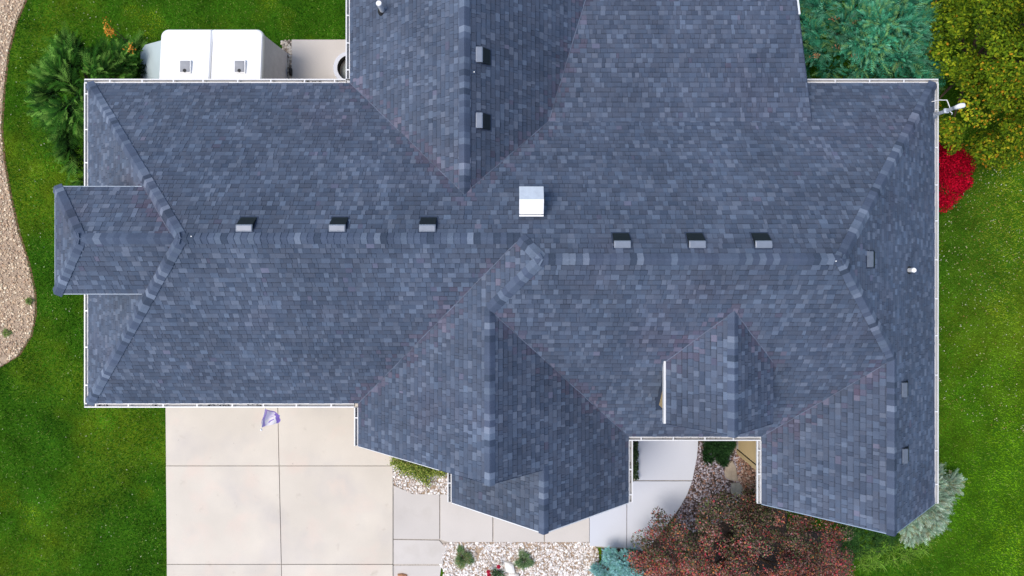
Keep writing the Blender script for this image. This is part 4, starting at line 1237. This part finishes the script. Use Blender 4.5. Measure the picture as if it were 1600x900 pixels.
# --- scarlet shrub by the right eave
rx_, ry_ = gp(1480, 274, .8)
leafy('red_maple_shrub', 'scarlet red shrub peeping out from under the right gutter', 'shrub', rx_, ry_, 0.72, 1.0, 0.5, 1.15, 46, 0.24, 14000, 0.026,
      lambda pos, k, cl: pal_pick([(0.46, 0.003, 0.020), (0.30, 0.002, 0.014), (0.58, 0.006, 0.034), (0.20, 0.002, 0.010)], len(pos)) * (0.75 + 0.5 * RNG.random(len(cl))[k])[:, None], r0=0.05,
      allow=lambda x, y: bool(in_px(np.array([x]), np.array([y]), .95, [(1440, 208), (1496, 216), (1514, 238), (1525, 262), (1516, 292), (1498, 306), (1490, 325), (1478, 334), (1440, 330)])[0]), fill=.3)

# --- big red and green shrub lower right
def pal_nine(pos, k, cl):
    n = len(pos)
    cr = RNG.random(len(cl))
    redness = np.clip(cr[k] * 0.75 + (pos[:, 0] - 6.8) * 0.03 + (-7.75 - pos[:, 1]) * 0.40 - 0.10, 0.05, 0.75)
    g = pal_pick([(0.07, 0.095, 0.035), (0.022, 0.030, 0.018), (0.14, 0.155, 0.07), (0.18, 0.12, 0.10), (0.09, 0.06, 0.055)], n)
    rd = pal_pick([(0.28, 0.10, 0.085), (0.38, 0.16, 0.13), (0.12, 0.05, 0.05), (0.46, 0.17, 0.07), (0.42, 0.05, 0.07), (0.32, 0.20, 0.18)], n)
    m_ = RNG.random(n) < redness
    g[m_] = rd[m_]
    return g * (0.65 + 0.7 * RNG.random(len(cr)))[k][:, None]
nx_, ny_ = gp(1165, 870, 1.5)
SHR = [(1002, 880), (1012, 848), (1034, 828), (1042, 812), (1068, 806), (1098, 796), (1140, 786), (1188, 780), (1215, 780), (1335, 826), (1332, 870), (1322, 1000), (975, 1000)]
leafy('purple_leaf_shrub', 'large shrub of mixed coral red and dark green leaves at the bottom edge', 'shrub', nx_, ny_, 3.4, 2.15, 0.7, 2.4, 300, 0.26, 64000, 0.028, pal_nine, r0=0.12,
      allow=lambda x, y: bool(in_px(np.array([x]), np.array([y]), 1.9, SHR)[0]), squash=0.8, fill=0.45, zvar=.5, clipleaf=False)
# --- small teal spruce
bx2, by2 = gp(968, 880, .6)
juniper('blue_spruce_shrub', 'small teal blue spruce between the white gravel and the red shrub', bx2, by2, 0.62, 0.60, 0.25, 0.85, 3600, 0.12, 0.008,
        [(0.16, 0.34, 0.34), (0.22, 0.42, 0.42), (0.10, 0.24, 0.25), (0.12, 0.30, 0.24)], None, nclump=34, r=0.16, stems=True)
# --- dark ground juniper by the door
dx2, dy2 = gp(1118, 694, .3)
juniper('ground_juniper', 'low dark green bush between the curved walk and the tan wall', dx2, dy2, 0.56, 0.60, 0.12, 0.38, 2600, 0.13, 0.007,
        [(0.010, 0.030, 0.009), (0.006, 0.018, 0.006), (0.020, 0.055, 0.016)], None, nclump=40, r=0.15, allow=lambda x, y: 5.95 < x < 7.0)
# --- dark green strip plant left of the walk
sx2, sy2 = gp(990, 722, .2)
juniper('edging_plant', 'thin strip of dark green foliage under the gutter left of the curved walk', sx2, sy2, 0.16, 0.75, 0.08, 0.25, 700, 0.09, 0.007,
        [(0.03, 0.055, 0.022), (0.02, 0.035, 0.018), (0.06, 0.09, 0.04)], None, nclump=18, r=0.09, stems=False, allow=lambda x, y: x < 3.98)

# --- silver tussock at the right front corner
def tussock(name, label, cx, cy, rx, ry, z0, n, length, width, pal, rise=0.55, droop=0.35, group=None, cat='plant', flop=0.0):
    t = thing(name, label, cat, (cx, cy, 0), group)
    a = RNG.uniform(0, 6.283, n); q = np.sqrt(RNG.uniform(0, 1, n))
    q = q * (1 + .30 * np.sin(3 * a + cx * 7) + .18 * np.sin(5 * a + cy * 9))
    root = np.stack([cx + rx * q * np.cos(a) * .75, cy + ry * q * np.sin(a) * .75, np.full(n, z0) * (1 - 0.5 * q) + RNG.uniform(0, .08, n)], 1)
    dirn = np.stack([np.cos(a) * (0.25 + q), np.sin(a) * (0.25 + q), np.full(n, rise) * (1.25 - q)], 1) + RNG.normal(size=(n, 3)) * 0.28
    L = length * RNG.uniform(.55, 1.2, n)
    Q, C = blades(root, dirn, L, width * RNG.uniform(.7, 1.3, n), pal_pick(pal, n, None, .3), droop, 3)
    np_mesh('foliage', Q, 4, C, M['needle'], t)
    # woody crown the blades spring from
    m = MB(); m.tube([(cx, cy, 0), (cx, cy, z0 * .6)], [rx * .35, rx * .18], 10); m.build('stem', M['bark'], t)
    return t
tx2, ty2 = gp(1428, 778, .5)
cl_ = dome_clumps(tx2, ty2, 1.22, 1.12, .35, .75, 110, .20)
conifer('silver_tussock', 'silvery sage green feathery shrub round the right front roof corner', tx2, ty2, cl_, 5200, .19, .009,
        [(0.28, 0.40, 0.28), (0.22, 0.33, 0.22), (0.36, 0.45, 0.34), (0.24, 0.25, 0.14), (0.16, 0.27, 0.17)], [(0.08, 0.11, 0.05), (0.14, 0.15, 0.08)], sub=5, ninner=4000, out=.9, up=.25, droop=.15, r0=.05)
def strap_patch(name, label, poly_px, z, ntuft, pal, nb=26, length=.30, width=.011):
    P_ = scatter(gpoly(poly_px), ntuft)
    t = thing(name, label, 'plant', (float(P_[:, 0].mean()), float(P_[:, 1].mean()), 0))
    a = RNG.uniform(0, 6.283, (ntuft, nb)); root = np.repeat(P_, nb, 0) + RNG.normal(size=(ntuft * nb, 2)) * .03
    root = np.hstack([root, np.full((len(root), 1), z)])
    a = a.ravel()
    d = np.stack([np.cos(a), np.sin(a), RNG.uniform(.4, 1.6, len(a))], 1)
    cc = pal_pick(pal, len(a), None, .3) * np.repeat(RNG.uniform(.6, 1.3, ntuft), nb)[:, None]
    Q, C = blades(root, d, length * RNG.uniform(.5, 1.2, len(a)), width * RNG.uniform(.6, 1.2, len(a)), cc, .55, 3)
    np_mesh('foliage', Q, 4, C, M['needle'], t)
    m = MB()
    for p in P_[:: max(1, ntuft // 14)]: m.tube([(p[0], p[1], 0), (p[0], p[1], z + .05)], [.03, .015], 6)
    m.build('stem', M['bark'], t)
    return t
strap_patch('daylily_clump', 'bright green strappy leaves below the right gable', [(1325, 868), (1370, 850), (1400, 842), (1440, 838), (1462, 842), (1440, 862), (1400, 878), (1350, 888)], .03, 60,
            [(0.10, 0.24, 0.02), (0.16, 0.32, 0.03), (0.05, 0.13, 0.015), (0.20, 0.34, 0.05)])
strap_patch('dark_fern_clump', 'dark green fern clump in the shade between red shrub and gable', [(1310, 815), (1350, 818), (1400, 832), (1392, 850), (1350, 868), (1318, 872)], .03, 75,
            [(0.03, 0.09, 0.02), (0.02, 0.06, 0.015), (0.06, 0.14, 0.03)])
# --- shrub in the driveway corner bed
def straggly(name, label, segs, pal, n, size, z=.30):
    x0, y0 = gp(*segs[0][0], z)
    t = thing(name, label, 'shrub', (x0, y0, 0))
    P_ = []
    for (a_, b_, k_) in segs:
        A_ = np.array([*gp(*a_, z), z]); B_ = np.array([*gp(*b_, z), z * .6])
        f = RNG.random((int(n * k_), 1)); P_.append(A_ + (B_ - A_) * f + RNG.normal(size=(len(f), 3)) * [.075, .075, .06])
    P_ = np.concatenate(P_)
    q, c_ = leaves(P_, RNG.normal(size=P_.shape) * .6 + [0, 0, 1], np.full(len(P_), size), pal_pick(pal, len(P_), None, .35), .5)
    np_mesh('crown', q, 4, c_, M['leaf'], t)
    m = MB()
    for (a_, b_, k_) in segs: m.tube([(x0, y0, 0), (*gp(*a_, z), z * .7), (*gp(*b_, z * .6), z * .5)], [.02, .014, .005], 6)
    m.build('stem', M['bark'], t)
    return t
straggly('golden_shrub', 'straggly yellow green shrub in white gravel beside the driveway corner',
         [((655, 735), (612, 722), 1.0), ((655, 738), (695, 740), 1.0), ((650, 735), (668, 758), .5), ((640, 728), (672, 738), 1.2), ((655, 742), (620, 732), .5)],
         [(0.30, 0.36, 0.07), (0.20, 0.28, 0.05), (0.40, 0.42, 0.12), (0.10, 0.17, 0.03)], 950, .030)
# --- two small shrubs in the white gravel
g_ = 'small tufts in the white gravel bed'
a1 = gp(724, 873, .15); tussock('sedge_tuft', 'left small olive green tuft in the white gravel bed', a1[0], a1[1], .27, .30, .12, 900, .15, .007, [(0.18, 0.26, 0.10), (0.10, 0.20, 0.07), (0.28, 0.27, 0.12), (0.07, 0.16, 0.06)], 1.1, .2, g_)
a2 = gp(819, 877, .15); tussock('sedge_tuft', 'right small green tuft beside the white boulders', a2[0], a2[1], .25, .26, .12, 800, .15, .007, [(0.18, 0.28, 0.12), (0.09, 0.18, 0.07), (0.26, 0.32, 0.16), (0.05, 0.12, 0.05)], 1.1, .2, g_)
# --- weeds in the left gravel
for nm_, lb, px, py, r_, n_ in (('weed', 'small green weed at the rim of the left gravel bed', 48, 470, .09, 160), ('weed', 'flat olive weed inside the left gravel bed', 13, 520, .12, 150)):
    a3 = gp(px, py); tussock(nm_, lb, a3[0], a3[1], r_, r_, .04, n_, .09, .008, [(0.14, 0.24, 0.05), (0.22, 0.26, 0.08), (0.08, 0.15, 0.03)], .8, .3, 'weeds in the left gravel')

# --- rose with red flowers, boulders
rx2, ry2 = gp(778, 897, .25)
t = thing('rose_bush', 'low rose bush with red blooms beside the white boulders', 'rose bush', (rx2, ry2, 0))
P_ = np.array([rx2 - .05, ry2 - .06, .18]) + RNG.normal(size=(260, 3)) * [.13, .10, .05]
q, c_ = leaves(P_, RNG.normal(size=P_.shape) * .6 + [0, 0, 1], np.full(len(P_), .028), pal_pick([(0.05, 0.13, 0.05), (0.10, 0.2, 0.08), (0.03, 0.08, 0.03)], len(P_)), .6)
np_mesh('foliage', q, 4, c_, M['leaf'], t)
m = MB()
for k in range(5): m.tube([(rx2, ry2, 0), (rx2 + rnd.uniform(-.2, .2), ry2 + rnd.uniform(-.12, .12), .26)], [.01, .005], 5)
m.build('stem', M['bark'], t)
for px, py in ((763, 893), (779, 885), (764, 898)):
    c0 = Vector((*gp(px, py, .32), .32))
    m = MB()
    for ring, (nr, rr_, hh, tl) in enumerate(((7, .075, .00, .35), (6, .052, .025, .6), (4, .028, .04, .9))):
        for k in range(nr):
            a = k * 6.283 / nr + ring * .5
            dv = Vector((math.cos(a), math.sin(a), 0)); sd = Vector((-dv.y, dv.x, 0))
            b0 = c0 + Vector((0, 0, hh)); tp = b0 + dv * rr_ + Vector((0, 0, rr_ * tl))
            kq = rnd.uniform(.65, 1.25); cc = (0.50 * kq, 0.035 * kq, 0.075 * kq) if ring < 2 else (0.36 * kq, 0.01, 0.03)
            m.poly([b0, b0 + dv * rr_ * .6 - sd * rr_ * .45 + Vector((0, 0, rr_ * tl * .5)), tp, b0 + dv * rr_ * .6 + sd * rr_ * .45 + Vector((0, 0, rr_ * tl * .5))], cc)
    m.build('bloom', M['leaf'], t)
def boulder(name, label, cat, px, py, pts, h, mt, group=None):
    """irregular stone: outline in pixels round its centre"""
    o3 = [gp(px + a, py + b) for a, b in pts]
    cx, cy = gp(px, py)
    n = len(o3); bm = bmesh.new()
    rings = []
    for f, z in ((1.0, 0.0), (1.04, h * .35), (0.93, h * .8), (0.6, h)):
        rings.append([bm.verts.new((cx + (x - cx) * f + rnd.uniform(-.006, .006), cy + (y - cy) * f + rnd.uniform(-.006, .006), z + rnd.uniform(-.1, .1) * h * (z > 0))) for x, y in o3])
    for a_, b_ in zip(rings, rings[1:]):
        for i in range(n): bm.faces.new([a_[i], a_[(i + 1) % n], b_[(i + 1) % n], b_[i]])
    bm.faces.new(rings[-1])
    bmesh.ops.recalc_face_normals(bm, faces=bm.faces)
    me = bpy.data.meshes.new(name); bm.to_mesh(me); bm.free()
    o = link(name, me, mt); tag(o, label, cat, group); return o
WB = mat('white_limestone', (0.82, 0.79, 0.73), 0.85, n1=(9, .08), bump=(25, .4, .01))
boulder('boulder', 'larger white limestone boulder next to the red rose', 'rock', 796, 884, [(-8, -9), (0, -7), (6, -4), (8, 5), (9, 9), (2, 10), (-6, 8), (-7, 0)], .13, WB)
boulder('boulder', 'white limestone boulder at the very bottom edge below its larger neighbour', 'rock', 803, 899, [(-8, -5), (0, -6), (7, -4), (9, 4), (3, 9), (-7, 8)], .14, WB)
SB = mat('tan_flagstone', (0.36, 0.30, 0.23), 0.9, n1=(6, .2), n2=(40, .1), bump=(20, .5, .01))
boulder('flagstone', 'tan flagstone beside the dark green bush', 'rock', 1143, 738, [(-8, -14), (1, -18), (6, -10), (9, 6), (11, 14), (0, 12), (-10, 9), (-12, 0)], .07, SB)
boulder('flagstone', 'grey flagstone partly under the red and green shrub', 'rock', 1150, 762, [(-8, -8), (5, -9), (10, -2), (11, 10), (-2, 13), (-9, 6)], .07, mat('grey_flagstone', (0.27, 0.27, 0.24), 0.9, n1=(6, .2), bump=(20, .5, .01)))
boulder('terracotta_stone', 'small terracotta coloured stone at the bottom of the lower path', 'rock', 629, 899, [(-7, -3), (0, -4), (7, -2), (7, 5), (-7, 5)], .10, mat('terracotta', (0.42, 0.22, 0.12), .8))
